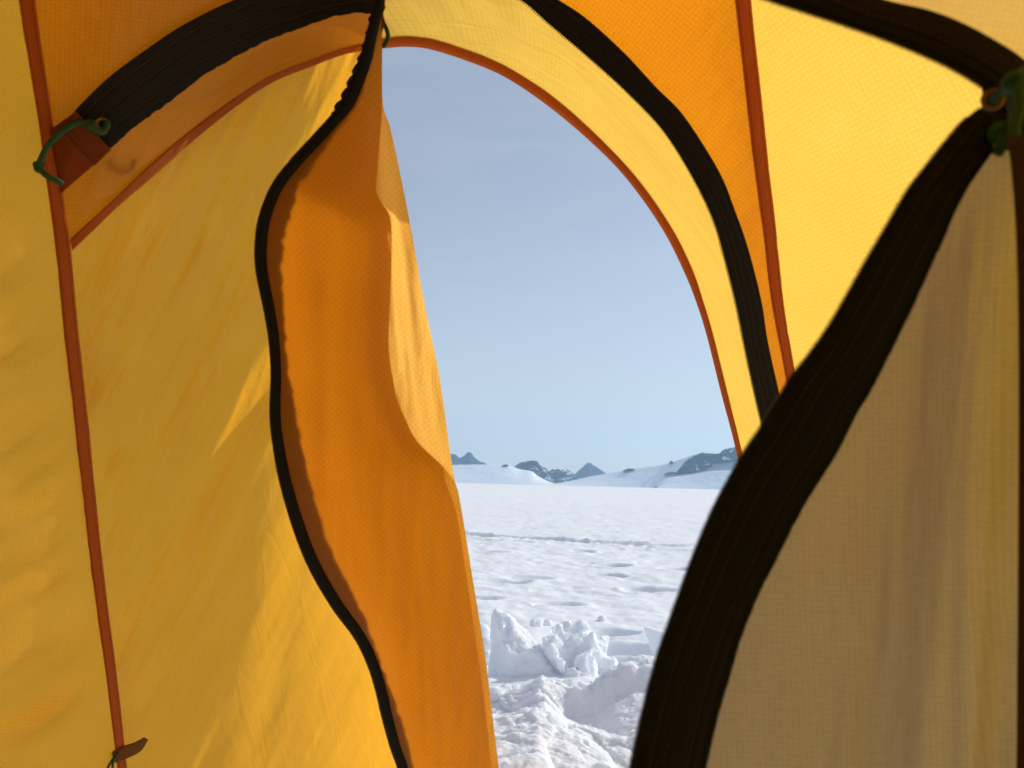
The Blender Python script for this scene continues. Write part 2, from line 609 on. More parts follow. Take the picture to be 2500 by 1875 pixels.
# --- closed half of the door: wrinkled yellow cloth from the left seam to behind the hanging flap
def door_panel():
    nu, nv = 300, 240
    top = spline([(172, 597), (280, 498), (368, 418), (459, 339), (572, 251), (662, 192), (754, 154), (836, 124), (880, 113), (905, 108)], nv)
    seam_pts = np.array(SEAM_L)
    ys = np.linspace(597, 1990, nu)
    left = np.stack([at_y(SEAM_L, ys), ys], 1)
    g = np.zeros((nu, nv, 2))
    s = np.linspace(0, 1, nu)
    v = np.linspace(0, 1, nv)
    xr = np.interp(s, [0, 0.3, 0.6, 1], [905, 905, 980, 1150])          # inner edge, hidden behind the flap
    for j in range(nv):
        xb = 312 * (1 - v[j]) + 1150 * v[j]
        x0, y0 = top[j]
        g[:, j, 1] = y0 + (1990 - y0) * s
        wl = left[:, 0] - (155 + (312 - 155) * s)
        g[:, j, 0] = x0 + (xb - x0) * s + wl * (1 - v[j]) + (xr - (905 + (1150 - 905) * s)) * v[j]
    px, py = g[..., 0], g[..., 1]
    D = D_door(px, py)
    # lower right: the cloth turns towards the doorway along a soft diagonal crease
    xc = 628 - (py - 1120) * 0.20
    e = px - xc
    k = smooth(850, 1300, py)
    D = D - k * 0.00030 * np.where(e > 0, e * smooth(0, 170, e), 0)
    fade = smooth(0, 60, px - at_y(SEAM_L, py.ravel()).reshape(px.shape))
    w = wr(px, py, 118, 80, 700, 1.3, 0.0145) + wr(px, py, 112, 44, 460, 7.1, 0.0034) + wr(px, py, 100, 180, 900, 9.9, 0.009)
    sd_ = px - at_y(SEAM_L, py.ravel()).reshape(px.shape)
    w = w + wr(px, py, 28, 16, 200, 14.1, 0.0011) * np.exp(-np.maximum(sd_, 0) / 70)
    calm = 1 - 0.75 * k * smooth(-60, 60, e)
    return sheet('door_panel', P(px, py, D + 0.010 + w * fade * calm), M['yellow_fine'], tent, 'closed yellow half of the door, creased diagonally')


door_panel()


# --- bands, tapes and zips: thick strips lying on the cloth
def rib_edges(A, B, n):
    return spline(A, n), spline(B, n)


def band(name, A, B, dA, dB, mat, label=None, parent=None, n=200, thick=0.0016, off=-0.006, rough=0.0, seed=0, nv=7, crown=0.0, grooves=()):
    a, b = rib_edges(A, B, n)
    if rough:
        t = np.gradient(b, axis=0)
        t /= np.linalg.norm(t, axis=1, keepdims=True)
        q = np.arange(n) * 1.0
        b = b + np.stack([-t[:, 1], t[:, 0]], 1) * (rough * fbm(q * 0.22, seed, 0, 3))[:, None]
    v = np.linspace(0, 1, nv)
    G = np.zeros((n, nv, 3))
    for j, k in enumerate(v):
        p = a * (1 - k) + b * k
        D = dA(p[:, 0], p[:, 1]) * (1 - k) + dB(p[:, 0], p[:, 1]) * k
        G[:, j] = P(p[:, 0], p[:, 1], D + off - crown * math.sin(math.pi * k) + sum(0.0011 * math.exp(-((k - g_) / 0.035) ** 2) for g_ in grooves))
    o = sheet(name, G, mat, parent or tent, label)
    solidify(o, thick, 0)
    return o, G


def stitches(G, fr, parent, w=0.0007, dash=0.0035, gap=0.0012, lift=0.0016, mat=None):
    """rows of running stitch on a band grid G at the fractions fr across it"""
    V, Fc = [], []
    nrm = normals(G)
    nv = G.shape[1]
    for f in fr:
        x = f * (nv - 1)
        j = min(int(x), nv - 2)
        k = x - j
        line = G[:, j] * (1 - k) + G[:, j + 1] * k
        nn = nrm[:, j]
        s = np.concatenate([[0], np.cumsum(np.linalg.norm(np.diff(line, axis=0), axis=1))])
        q = 0.0
        while q + dash < s[-1]:
            pa, pb, nm = [], [], []
            for qq in (q, q + dash):
                pa.append(np.array([np.interp(qq, s, line[:, c]) for c in range(3)]))
                nm.append(np.array([np.interp(qq, s, nn[:, c]) for c in range(3)]))
            t = pa[1] - pa[0]
            t /= np.linalg.norm(t) + 1e-12
            side = np.cross(t, nm[0])
            i0 = len(V)
            for p_, n_ in zip(pa, nm):
                for sx, hz in ((-1, 0.0), (0, 0.0004), (1, 0.0)):
                    V.append(p_ + side * w * sx + n_ * (lift + hz))
            Fc += [(i0, i0 + 1, i0 + 4, i0 + 3), (i0 + 1, i0 + 2, i0 + 5, i0 + 4)]
            q += dash + gap
    return make('stitching', V, Fc, mat or M['thread'], parent)


def teeth(edge, inward, nrm, parent, pitch=0.0024, length=0.003, wid=0.0013, thick=0.0013, jig=0.15):
    """zip teeth: small bevelled blocks standing along a band edge"""
    V, Fc = [], []
    s = np.concatenate([[0], np.cumsum(np.linalg.norm(np.diff(edge, axis=0), axis=1))])
    for q in np.arange(pitch, s[-1] - pitch, pitch):
        c = np.array([np.interp(q, s, edge[:, k]) for k in range(3)])
        c2 = np.array([np.interp(q + 0.001, s, edge[:, k]) for k in range(3)])
        t = (c2 - c) / (np.linalg.norm(c2 - c) + 1e-12)
        iw = np.array([np.interp(q, s, inward[:, k]) for k in range(3)])
        iw -= t * iw.dot(t)
        iw /= np.linalg.norm(iw)
        nm = np.cross(t, iw)
        L_ = length * (1 + jig * random.uniform(-1, 1))
        i0 = len(V)
        for a_, wd, th in ((0.0012, 1.0, 1.0), (-L_ * 0.75, 1.0, 1.0), (-L_, 0.5, 0.6)):
            for sw, sn in ((-1, -1), (1, -1), (1, 1), (-1, 1)):
                V.append(c + iw * a_ + t * sw * wid * 0.5 * wd + nm * sn * thick * 0.5 * th)
        for r in range(2):
            for k in range(4):
                Fc.append((i0 + r * 4 + k, i0 + r * 4 + (k + 1) % 4, i0 + r * 4 + 4 + (k + 1) % 4, i0 + r * 4 + 4 + k))
        Fc.append((i0 + 8, i0 + 9, i0 + 10, i0 + 11))
        Fc.append((i0 + 3, i0 + 2, i0 + 1, i0))
    return make('zip_teeth', V, Fc, M['teeth'], parent, smooth_=False)


# seam tapes
def tape(seam, hw, label, dfun, n=220, off=-0.004):
    c = spline(seam, n)
    t = np.gradient(c, axis=0)
    t /= np.linalg.norm(t, axis=1, keepdims=True)
    nn = np.stack([-t[:, 1], t[:, 0]], 1)
    h = np.interp(c[:, 1], [p[0] for p in hw], [p[1] for p in hw])[:, None]
    h = h * (1 + 0.03 * fbm(np.arange(n) * 0.15, len(label), 0, 2))[:, None]
    A, B = c + nn * h, c - nn * h
    o, G = band('seam_tape', [tuple(p) for p in A], [tuple(p) for p in B], dfun, dfun, M['tape'], label, n=n, thick=0.0006, off=off, nv=5)
    stitches(G, (0.18, 0.82), o, w=0.00035, dash=0.0028, lift=0.0006, mat=M['tape_thread'])
    return o, G


tape(SEAM_L, [(0, 20), (300, 17), (600, 18.5), (1000, 18), (1400, 15), (1875, 12)], 'long orange tape over the left corner seam', D_wall)
tape(SEAM_R, [(0, 20), (400, 18), (700, 15), (900, 13), (1500, 12)], 'orange tape over the right corner seam', D_wall)

# black bands
bl, GL = band('zip_band', BAND_L_UP, BAND_L_LO, D_wall, D_wall, M['band'], 'wide black band ending at a brass eyelet', n=220, nv=31, grooves=(0.17, 0.42, 0.74), rough=1.5, seed=2.0)
stitches(GL, (0.17, 0.42, 0.74), bl, w=0.0006)
br, GR = band('zip_band', BAND_R_UP, BAND_R_LO, D_wall, D_wall, M['band'], 'black band curving down the right of the doorway', n=320, nv=31, grooves=(0.2, 0.45, 0.68))
stitches(GR, (0.2, 0.45, 0.68), br, w=0.0006)
teeth(GR[:, -1], GR[:, 0] - GR[:, -1], None, br, pitch=0.0030, length=0.0022)

# arch binding
def arch_d(px, py):
    return D_door(px, py) + 0.012
ar, GA = band('arch_binding', ARCH_R_UP, ARCH_R_LO, arch_d, arch_d, M['tape'], 'orange bound edge of the open doorway', n=260, thick=0.002, off=-0.004, nv=5, crown=0.004)
al, GAL = band('arch_binding', ARCH_L_UP, ARCH_L_LO, arch_d, arch_d, M['tape'], 'orange arch edge crossing the closed door', n=160, thick=0.0008, off=-0.006, nv=5)

# rust patch at the end of the left band
pt = empty('reinforcing_patch')
bpy.data.objects.remove(pt)
pa, Gp = band('reinforcing_patch', [(120, 318), (135, 400), (149, 472)], [(186, 272), (228, 318), (272, 366)], D_wall, D_wall, M['patch'],
              'rust coloured patch at the end of the left black band', n=30, thick=0.0006, off=-0.0085, nv=12)
o, _ = band('patch_strip', [(150, 316), (190, 360), (232, 404)], [(182, 278), (226, 320), (270, 366)], D_wall, D_wall, M['patch'], 'darker doubled strip of the patch', parent=pa, n=30, thick=0.0006, off=-0.0105, nv=6)

# eyelet on the left band
def eyelet(px, py, d, R, parent, name='eyelet'):
    c = P(px, py, d)
    n = A_C - c
    V, Fc = torus_mesh(c, n + np.array([0.1, 0, 0.15]), R, R * 0.33)
    return make(name, V, Fc, M['brass'], parent)
eyelet(250, 303, D_wall(250, 303) - 0.009, 0.0062, tent)

# brown strap tab low on the left seam
sa, sb = [(268, 1838), (300, 1822), (330, 1812), (352, 1800)], [(282, 1862), (318, 1848), (345, 1832), (362, 1806)]
band('strap_tab', sa, sb, D_wall, D_wall, M['strap'], 'short brown strap tab crossing the left seam', n=40, thick=0.001, off=-0.007, nv=5)


# ------------------------------------------------------------------ open door flap hanging down beside the doorway
ZIP = [(936, -40), (924, 20), (914, 60), (904, 100), (896, 140), (877, 194), (850, 253), (814, 298), (769, 348), (723, 398), (678, 457), (648, 530), (638, 597), (640, 662),
       (657, 750), (669, 826), (674, 916), (672, 1007), (679, 1079), (697, 1175), (732, 1292), (770, 1385), (822, 1475), (877, 1550), (909, 1615),
       (930, 1680), (946, 1749), (966, 1822), (984, 1875), (1010, 1990)]
FOLD = [(944, -40), (934, 45), (933, 136), (932, 262), (926, 350), (921, 420), (918, 466), (932, 496), (950, 524), (956, 570), (955, 660), (952, 736), (949, 849), (966, 962), (990, 1025),
        (1020, 1080), (1080, 1138), (1112, 1182), (1126, 1240), (1149, 1383), (1170, 1509), (1186, 1611), (1200, 1729), (1218, 1875), (1234, 1990)]
SIL = [(944, -40), (934, 45), (933, 136), (935, 253), (954, 316), (981, 443), (1003, 556), (1035, 735), (1074, 927), (1102, 1125), (1119, 1210),
       (1133, 1281), (1149, 1383), (1168, 1509), (1184, 1611), (1198, 1729), (1216, 1875), (1232, 1990)]
TAPE_E = [(944, -30), (936, 60), (916, 120), (900, 190), (870, 260), (836, 310), (790, 370), (750, 430), (732, 452), (719, 506), (701, 561), (692, 610), (689, 678), (694, 750), (700, 830), (706, 900), (726, 1007), (737, 1079),
          (757, 1170), (795, 1302), (828, 1379), (860, 1444), (893, 1513), (909, 1558), (946, 1656), (966, 1709), (991, 1790), (1015, 1875), (1040, 1990)]


def D_flap(py):
    return np.interp(py, [-60, 60, 300, 700, 1200, 1990], [0.965, 0.975, 1.03, 1.10, 1.17, 1.27])


def flap():
    root = bpy.data.objects.new('door_flap', None)
    ys = np.linspace(-40, 1990, 340)
    xz, xf, xs, xt = (at_y(c, ys) for c in (ZIP, FOLD, SIL, TAPE_E))
    nv = 60
    v = np.linspace(0, 1, nv)
    G1 = np.zeros((len(ys), nv, 3))
    PX = xz[:, None] * (1 - v) + xf[:, None] * v
    PY = np.repeat(ys[:, None], nv, 1)
    def D1(v, px, py):
        return (D_flap(py) - 0.020 * np.sin(np.pi * v ** 0.8) * smooth(60, 500, py) + 0.003 * v ** 4 + wr(px, py, 88, 70, 700, 2.7, 0.004) * np.sin(np.pi * v)
                + wr(px, py, 70, 60, 380, 5.7, 0.0008) * smooth(0.25, 0.7, v) * smooth(1, 0.85, v))
    VV = np.repeat(v[None], len(ys), 0)
    D = D1(VV, PX, PY)
    o1 = sheet('door_flap', P(PX, PY, D), M['flap_shaded'], tent, 'orange door flap hanging open with black zip down its edge')
    # second layer folded behind, coloured lighter so its right edge looks sunlit
    X2 = (xz + 14)[:, None] * (1 - v) + xs[:, None] * v
    shut = smooth(900, 1250, PY)
    v1 = np.clip((X2 - xz[:, None]) / (xf - xz)[:, None], 0, 1)
    out_ = smooth(0.9, 1.0, v1) * (1 - shut)
    D2 = D1(v1, X2, PY) + 0.010 - 0.006 * shut + 0.012 * out_ + wr(X2, PY, 84, 34, 300, 7.3, 0.0035) * out_
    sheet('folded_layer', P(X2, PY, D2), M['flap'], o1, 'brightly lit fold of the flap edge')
    # zip tape sewn behind the front layer, showing through as a dark strip
    n2 = 8
    v2 = np.linspace(0, 1, n2)
    rag = 3.5 * fbm(ys / 14, 3.0, 0, 3)
    X3 = xz[:, None] * (1 - v2) + (xt + rag)[:, None] * v2
    PY3 = np.repeat(ys[:, None], n2, 1)
    tt = (X3 - xz[:, None]) / (xf - xz)[:, None]
    D3 = D_flap(PY3) - 0.020 * np.sin(np.pi * np.clip(tt, 0, 1) ** 0.8) * smooth(60, 500, PY3) + wr(X3, PY3, 88, 70, 700, 2.7, 0.004) * np.sin(np.pi * np.clip(tt, 0, 1)) + 0.0022
    sheet('zip_tape', P(X3, PY3, D3), M['rust_tape'], o1)
    # black zip along the edge
    c = spline(ZIP, 420)
    t = np.gradient(c, axis=0)
    t /= np.linalg.norm(t, axis=1, keepdims=True)
    nn = np.stack([-t[:, 1], t[:, 0]], 1)
    h = np.interp(c[:, 1], [-40, 60, 250, 600, 900, 1300, 1875], [9, 11, 14, 14, 11, 14, 12])[:, None]
    A, B = c + nn * h, c - nn * h
    df = lambda px, py: D_flap(py) - 0.004
    zo, GZ = band('zip_edge', [tuple(p) for p in A], [tuple(p) for p in B], df, df, M['band'], None, parent=o1, n=420, thick=0.003, off=0, nv=5, crown=0.003)
    teeth(GZ[:, 0], GZ[:, -1] - GZ[:, 0], None, o1, pitch=0.0026, length=0.0020)
    # gathered, ragged upper end of the zip
    q = [(920, 30), (905, 96), (890, 140), (868, 192), (846, 240), (822, 280)]
    cc = spline(q, 26)
    Vr, Fr = [], []
    top = P(cc[:, 0], cc[:, 1], D_flap(cc[:, 1]) - 0.004)
    o, G = band('zip_edge', [(p[0] - 11 - 3 * (i % 3), p[1] - 3 + 2 * math.sin(i * 1.9)) for i, p in enumerate(cc)], [tuple(p) for p in cc], df, df, M['band'], None, parent=o1, n=160, thick=0.002, off=-0.001, nv=4)
    return o1


FL = flap()


# ------------------------------------------------------------------ rest of the outer tent behind and above the sitter
def shell(name, prof, y0, y1, mat, parent, label, ny=30):
    p = spline(prof, 40)
    ys = np.linspace(y0, y1, ny)
    G = np.zeros((ny, 40, 3))
    for i, y in enumerate(ys):
        G[i, :, 0], G[i, :, 1], G[i, :, 2] = p[:, 0], y, p[:, 1]
    return sheet(name, G, mat, parent, label)


shell('roof_panel', [(-0.72, 1.35), (-0.6, 1.5), (-0.3, 1.58), (0, 1.6), (0.3, 1.58), (0.6, 1.5), (0.72, 1.35)], 0.62, -1.7, M['amber'], tent, 'amber roof of the outer tent')
shell('rear_body', [(-1.2, 0.0), (-1.16, 0.5), (-1.02, 1.0), (-0.7, 1.4), (-0.3, 1.56), (0, 1.585), (0.3, 1.56), (0.7, 1.4), (1.02, 1.0), (1.16, 0.5), (1.2, 0.0)], -0.5, -1.9, M['yellow'], tent, 'yellow body of the outer tent behind the porch')
V = [(-1.2, -1.9, 0), (1.2, -1.9, 0), (1.16, -1.9, 0.5), (1.02, -1.9, 1.0), (0.7, -1.9, 1.4), (0, -1.9, 1.585), (-0.7, -1.9, 1.4), (-1.02, -1.9, 1.0), (-1.16, -1.9, 0.5)]
make('rear_wall', V, [tuple(range(9))], M['yellow'], tent, [(v[0], v[2]) for v in V])

# ------------------------------------------------------------------ inner tent: the sitter is inside it, its door is unzipped
inner = empty('inner_tent', (0, 0.45, 0))
tag(inner, 'pale inner tent with unzipped door, its black zip hanging down at the right', 'tent')

NZ_L = [(2397, 262), (2374, 282), (2350, 298), (2305, 350), (2259, 407), (2214, 466), (2169, 542), (2110, 642), (2062, 728), (2020, 799), (1975, 863), (1929, 922), (1889, 989), (1853, 1048),
        (1816, 1102), (1780, 1166), (1744, 1233), (1705, 1322), (1673, 1405), (1636, 1508), (1599, 1617), (1568, 1735), (1538, 1875), (1512, 2020), (1495, 2200)]
NZ_R = [(2452, 330), (2432, 358), (2411, 386), (2373, 439), (2336, 506), (2296, 597), (2259, 678), (2223, 759), (2174, 858), (2133, 940), (2088, 1016), (2042, 1107), (1988, 1193), (1943, 1270),
        (1898, 1360), (1873, 1408), (1835, 1490), (1807, 1563), (1780, 1653), (1749, 1762), (1724, 1875), (1704, 2020), (1690, 2200)]
TB_LO = [(-500, 900), (-330, 420), (-170, 120), (-20, -45), (200, -190), (600, -290), (1000, -280), (1400, -180), (1700, -62), (1875, 1), (1960, 29), (2044, 57), (2134, 88), (2224, 123), (2314, 164), (2381, 203), (2440, 246), (2510, 310), (2580, 400)]
TB_UP = [(-620, 880), (-440, 360), (-260, 30), (-90, -160), (150, -330), (570, -440), (1000, -430), (1450, -310), (1800, -155), (2045, -48), (2155, 0), (2268, 27), (2359, 63), (2449, 113), (2500, 149), (2590, 230), (2680, 340)]


def D_arch(px, py):
    return 0.505 - 0.02 * smooth(1700, 2600, px) + 0.04 * (1 - smooth(-300, 1200, px)) + 0 * np.asarray(py)


def D_near(px, py):
    px, py = np.asarray(px, float), np.asarray(py, float)
    return 0.485 + 0.045 * smooth(300, 1500, py) - 0.02 * smooth(1700, 2300, px)


tb, GT = band('door_arch_band', TB_UP, TB_LO, D_arch, D_arch, M['band'], 'black zip band along the top of the inner door', parent=inner, n=420, thick=0.0018, off=0, nv=41, crown=0.002, grooves=(0.2, 0.5, 0.62, 0.85))
stitches(GT, (0.2, 0.5, 0.62), tb, w=0.0005)
teeth(GT[:, -1], GT[:, 0] - GT[:, -1], None, tb, pitch=0.0022, length=0.0012)

# inner front wall around the opening
n = 120
a = spline(TB_UP, n)
a = a * 0.8 + spline(TB_LO, n) * 0.2
pa_ = P(a[:, 0], a[:, 1], D_arch(a[:, 0], a[:, 1]) + 0.004)
s = np.linspace(0, 1, n)
ang = np.pi * (1 - s)
outer = np.stack([0.64 * np.cos(ang), np.full(n, 0.36), np.clip(0.62 + 0.80 * np.sin(ang) ** 0.7, 0, 1.40)], 1)
outer[:, 0] = np.clip(np.interp(s, [0, 0.12, 0.3, 0.7, 0.9, 1], [-0.62, -0.6, -0.4, 0.22, 0.52, 0.60]), -1, 1)
outer[:, 2] = np.interp(s, [0, 0.12, 0.3, 0.7, 0.9, 1], [0.9, 1.2, 1.42, 1.42, 1.28, 1.0])
t = np.linspace(0, 1, 24)[None, :, None]
G = pa_[:, None] * (1 - t) + outer[:, None] * t
sheet('front_wall', G, M['inner'], inner, 'pale cloth above the black arch band')


def near_flap():
    ys = np.linspace(338, 2200, 260)
    xl, xr = at_y(NZ_L, ys), at_y(NZ_R, np.maximum(ys, 330))
    xm = xl * 0.5 + xr * 0.5
    xe = np.interp(ys, [262, 420, 700, 1400, 2200], [2600, 2640, 2690, 2760, 2820])
    nv = 90
    v = np.linspace(0, 1, nv)
    PX = xm[:, None] * (1 - v) + xe[:, None] * v
    PY = np.repeat(ys[:, None], nv, 1)
    D = D_near(PX, PY) + 0.004
    # hanging folds, mostly vertical
    f = 0.010 * np.sin((PX - 0.12 * (1500 - PY)) / 88.0 + 0.5) * smooth(1900, 2250, PX) + wr(PX, PY, 93, 60, 900, 4.2, 0.003) * smooth(1850, 2100, PX)
    D = D + 0.004 * (1 - smooth(0, 0.3, v))[None] + f * smooth(300, 800, PY) * smooth(0.05, 0.4, v)[None] - 0.03 * smooth(2300, 2700, PX)
    o = sheet('door_flap', P(PX, PY, D), M['inner_flap'], inner, 'limp inner door flap hanging at the right edge')
    b, G = band('zip_band', NZ_L, NZ_R, D_near, D_near, M['band'], 'wide black zip band of the hanging flap', parent=o, n=360, thick=0.0018, off=-0.001, nv=41, crown=0.003, grooves=(0.10, 0.24, 0.42, 0.73, 0.9), rough=0.7, seed=8)
    st = stitches(G, (0.24, 0.42, 0.73), o, w=0.0005, dash=0.004)
    tt = teeth(G[:, 0], G[:, -1] - G[:, 0], None, o, pitch=0.0022, length=0.0012)
    # dark edge binding at the far side
    A = [(2456, 332), (2468, 392), (2480, 542), (2486, 720), (2488, 1000), (2486, 1400), (2482, 1875), (2475, 2200)]
    B = [(2600, 332), (2620, 392), (2640, 542), (2640, 720), (2640, 1000), (2640, 1400), (2640, 1875), (2640, 2200)]
    dn = lambda px, py: D_near(px, py) - 0.03
    band('edge_binding', A, B, dn, dn, M['dark_brown'], None, parent=o, n=80, thick=0.001, off=0, nv=6, crown=0.01)
    return o


near_flap()
band('corner_patch', [(2398, 214), (2440, 190), (2490, 170), (2560, 160)], [(2402, 290), (2440, 330), (2490, 380), (2560, 420)], D_arch, D_arch, M['band'], None, parent=inner, n=20, thick=0.001, off=0.003, nv=5)
eyelet(2424, 243, D_arch(2424, 243) - 0.005, 0.0048, inner)

# inner tent body
shell('inner_body', [(-0.95, 0.03), (-0.92, 0.5), (-0.8, 0.95), (-0.55, 1.28), (-0.2, 1.42), (0, 1.43), (0.2, 1.42), (0.55, 1.28), (0.8, 0.95), (0.92, 0.5), (0.95, 0.03)], 0.0, -1.7, M['inner'], inner, 'pale inner tent walls behind the sitter')
V = [(-0.95, -1.7, 0.03), (0.95, -1.7, 0.03), (0.92, -1.7, 0.5), (0.8, -1.7, 0.95), (0.55, -1.7, 1.28), (0, -1.7, 1.43), (-0.55, -1.7, 1.28), (-0.8, -1.7, 0.95), (-0.92, -1.7, 0.5)]
make('inner_back', V, [tuple(range(9))], M['inner'], inner, [(v[0], v[2]) for v in V])
# side cheeks joining body and front wall
for sg in (-1, 1):
    prof = [(0.95, 0.03), (0.92, 0.5), (0.8, 0.95), (0.55, 1.28), (0.2, 1.42), (0, 1.43)]
    fr_ = [(0.62, 0.03), (0.62, 0.5), (0.60, 1.0), (0.50, 1.28), (0.2, 1.42), (0, 1.42)]
    p, q = spline(prof, 30), spline(fr_, 30)
    G = np.zeros((14, 30, 3))
    for i, k in enumerate(np.linspace(0, 1, 14)):
        c = p * (1 - k) + q * k
        G[i, :, 0], G[i, :, 1], G[i, :, 2] = c[:, 0] * sg, 0.36 * k, c[:, 1]
    sheet('inner_cheek', G, M['inner'], inner)
G = np.zeros((20, 20, 3))
xx, yy = np.meshgrid(np.linspace(-0.95, 0.95, 20), np.linspace(-1.7, 0.36, 20), indexing='ij')
G[..., 0], G[..., 1], G[..., 2] = xx, yy, 0.03 + 0.006 * noise3(xx * 6, yy * 6)
sheet('groundsheet', G, M['sheet'], inner)


# ------------------------------------------------------------------ elastic cords
def cord(label, px_pts, dep, rad, knots=(), extra=None):
    c0 = P(*px_pts[0], dep[0])
    root = empty('elastic_cord', tuple(c0))
    tag(root, label, 'cord', 'green elastic cords tied to the tent')
    d = np.interp(np.linspace(0, 1, len(px_pts)), np.linspace(0, 1, len(dep)), dep)
    pts = [P(p[0], p[1], dd) for p, dd in zip(px_pts, d)]
    tube('cord', pts, rad, M['cord'], root)
    for (kx, ky, kd, kr) in knots:
        c = P(kx, ky, kd)
        # an overhand knot: a tight trefoil of the same cord
        tt = np.linspace(0, 2 * math.pi, 26)
        q = []
        for w in tt:
            x, y, z = math.sin(w) + 2 * math.sin(2 * w), math.cos(w) - 2 * math.cos(2 * w), -math.sin(3 * w)
            q.append(c + kr / 3.0 * (x * A_R + y * A_U) + z * kr * 0.4 * A_F)
        tube('knot', q, rad * 0.95, M['cord'], root, samples=90)
    for e in (extra or ()):
        tube('cord', [P(p[0], p[1], dd) for p, dd in e[0]], e[1], M['cord'], root)
    return root


dl = float(D_wall(150, 350))
cord('green elastic loop through the eyelet of the left black band', [(262, 296), (256, 318), (240, 322), (222, 306), (192, 299), (161, 314), (124, 346), (103, 382), (96, 408), (114, 429), (138, 440), (152, 450)],
     [dl - 0.006, dl - 0.020, dl - 0.024, dl - 0.02, dl - 0.012], 0.0034, [(95, 407, dl - 0.018, 0.0042), (222, 304, dl - 0.02, 0.004)])
dt = float(D_flap(80)) + 0.02
cord('small green loop behind the top of the orange flap', [(905, 66), (930, 52), (943, 70), (947, 90), (938, 110), (915, 118)], [dt + 0.01, dt, dt, dt + 0.02], 0.0026)
dn = 0.468
cord('dark green knotted cords beside the inner tent eyelet', [(2424, 244), (2450, 222), (2481, 196), (2474, 240), (2476, 286), (2462, 322), (2446, 352), (2436, 374)], [dn + 0.02, dn - 0.005, dn - 0.01, dn - 0.012], 0.0030,
     [(2452, 330, dn - 0.012, 0.0058), (2484, 205, dn - 0.012, 0.0055)],
     [([((2500, 170), dn - 0.01), ((2492, 215), dn - 0.018), ((2486, 270), dn - 0.02), ((2470, 330), dn - 0.02)], 0.0030)])
db = float(D_wall(275, 1850))
cord('thin cord loop hanging from the strap tab low on the left seam', [(290, 1838), (278, 1850), (270, 1862), (262, 1880), (255, 1920), (268, 1935), (277, 1900), (275, 1870), (280, 1850)],
     [db - 0.012, db - 0.016, db - 0.018, db - 0.016], 0.0022)
# loop on the outside, its shadow shows through the cloth
def behind_strip(px, py):
    x, y, d = STRIPS[0]
    return float(d.ravel()[np.argmin((x - px) ** 2 + (y - py) ** 2)]) + 0.0050


loop = [(262, 385), (266, 403), (285, 416), (308, 415), (322, 400), (318, 384)]
cord('cord loop outside the tent, seen as a shadow through amber cloth', loop, [behind_strip(*p) for p in loop], 0.0027)

# ------------------------------------------------------------------ snow ground
def mound(x, y):
    """loose dug snow thrown up in front of the tent"""
    d = np.hypot(x, y)
    m = 0.06 * np.exp(-((y - 2.65) / 0.52) ** 4) * (0.8 + 0.4 * noise3(x * 1.7 + 3, y * 1.7))
    return m


FOOT = []
for (px, py, a_, b_, dep) in [(1497, 1381, 0.17, 0.11, 0.055), (1487, 1403, 0.15, 0.09, 0.05), (1562, 1439, 0.14, 0.08, 0.035), (1600, 1441, 0.17, 0.08, 0.035),
                              (1420, 1345, 0.15, 0.1, 0.03), (1500, 1548, 0.13, 0.07, 0.06), (1232, 1416, 0.2, 0.1, 0.03), (1290, 1408, 0.2, 0.1, 0.03), (1545, 1600, 0.22, 0.10, 0.10),
                              (1180, 1348, 0.25, 0.15, 0.03), (1365, 1477, 0.16, 0.07, 0.03), (1660, 1390, 0.2, 0.12, 0.04), (1150, 1460, 0.2, 0.1, 0.04)]:
    c = on_ground(px, py)
    FOOT.append((c.x, c.y, a_, b_, dep))
T0, T1, T2 = on_ground(1060, 1298), on_ground(1420, 1322), on_ground(1800, 1340)


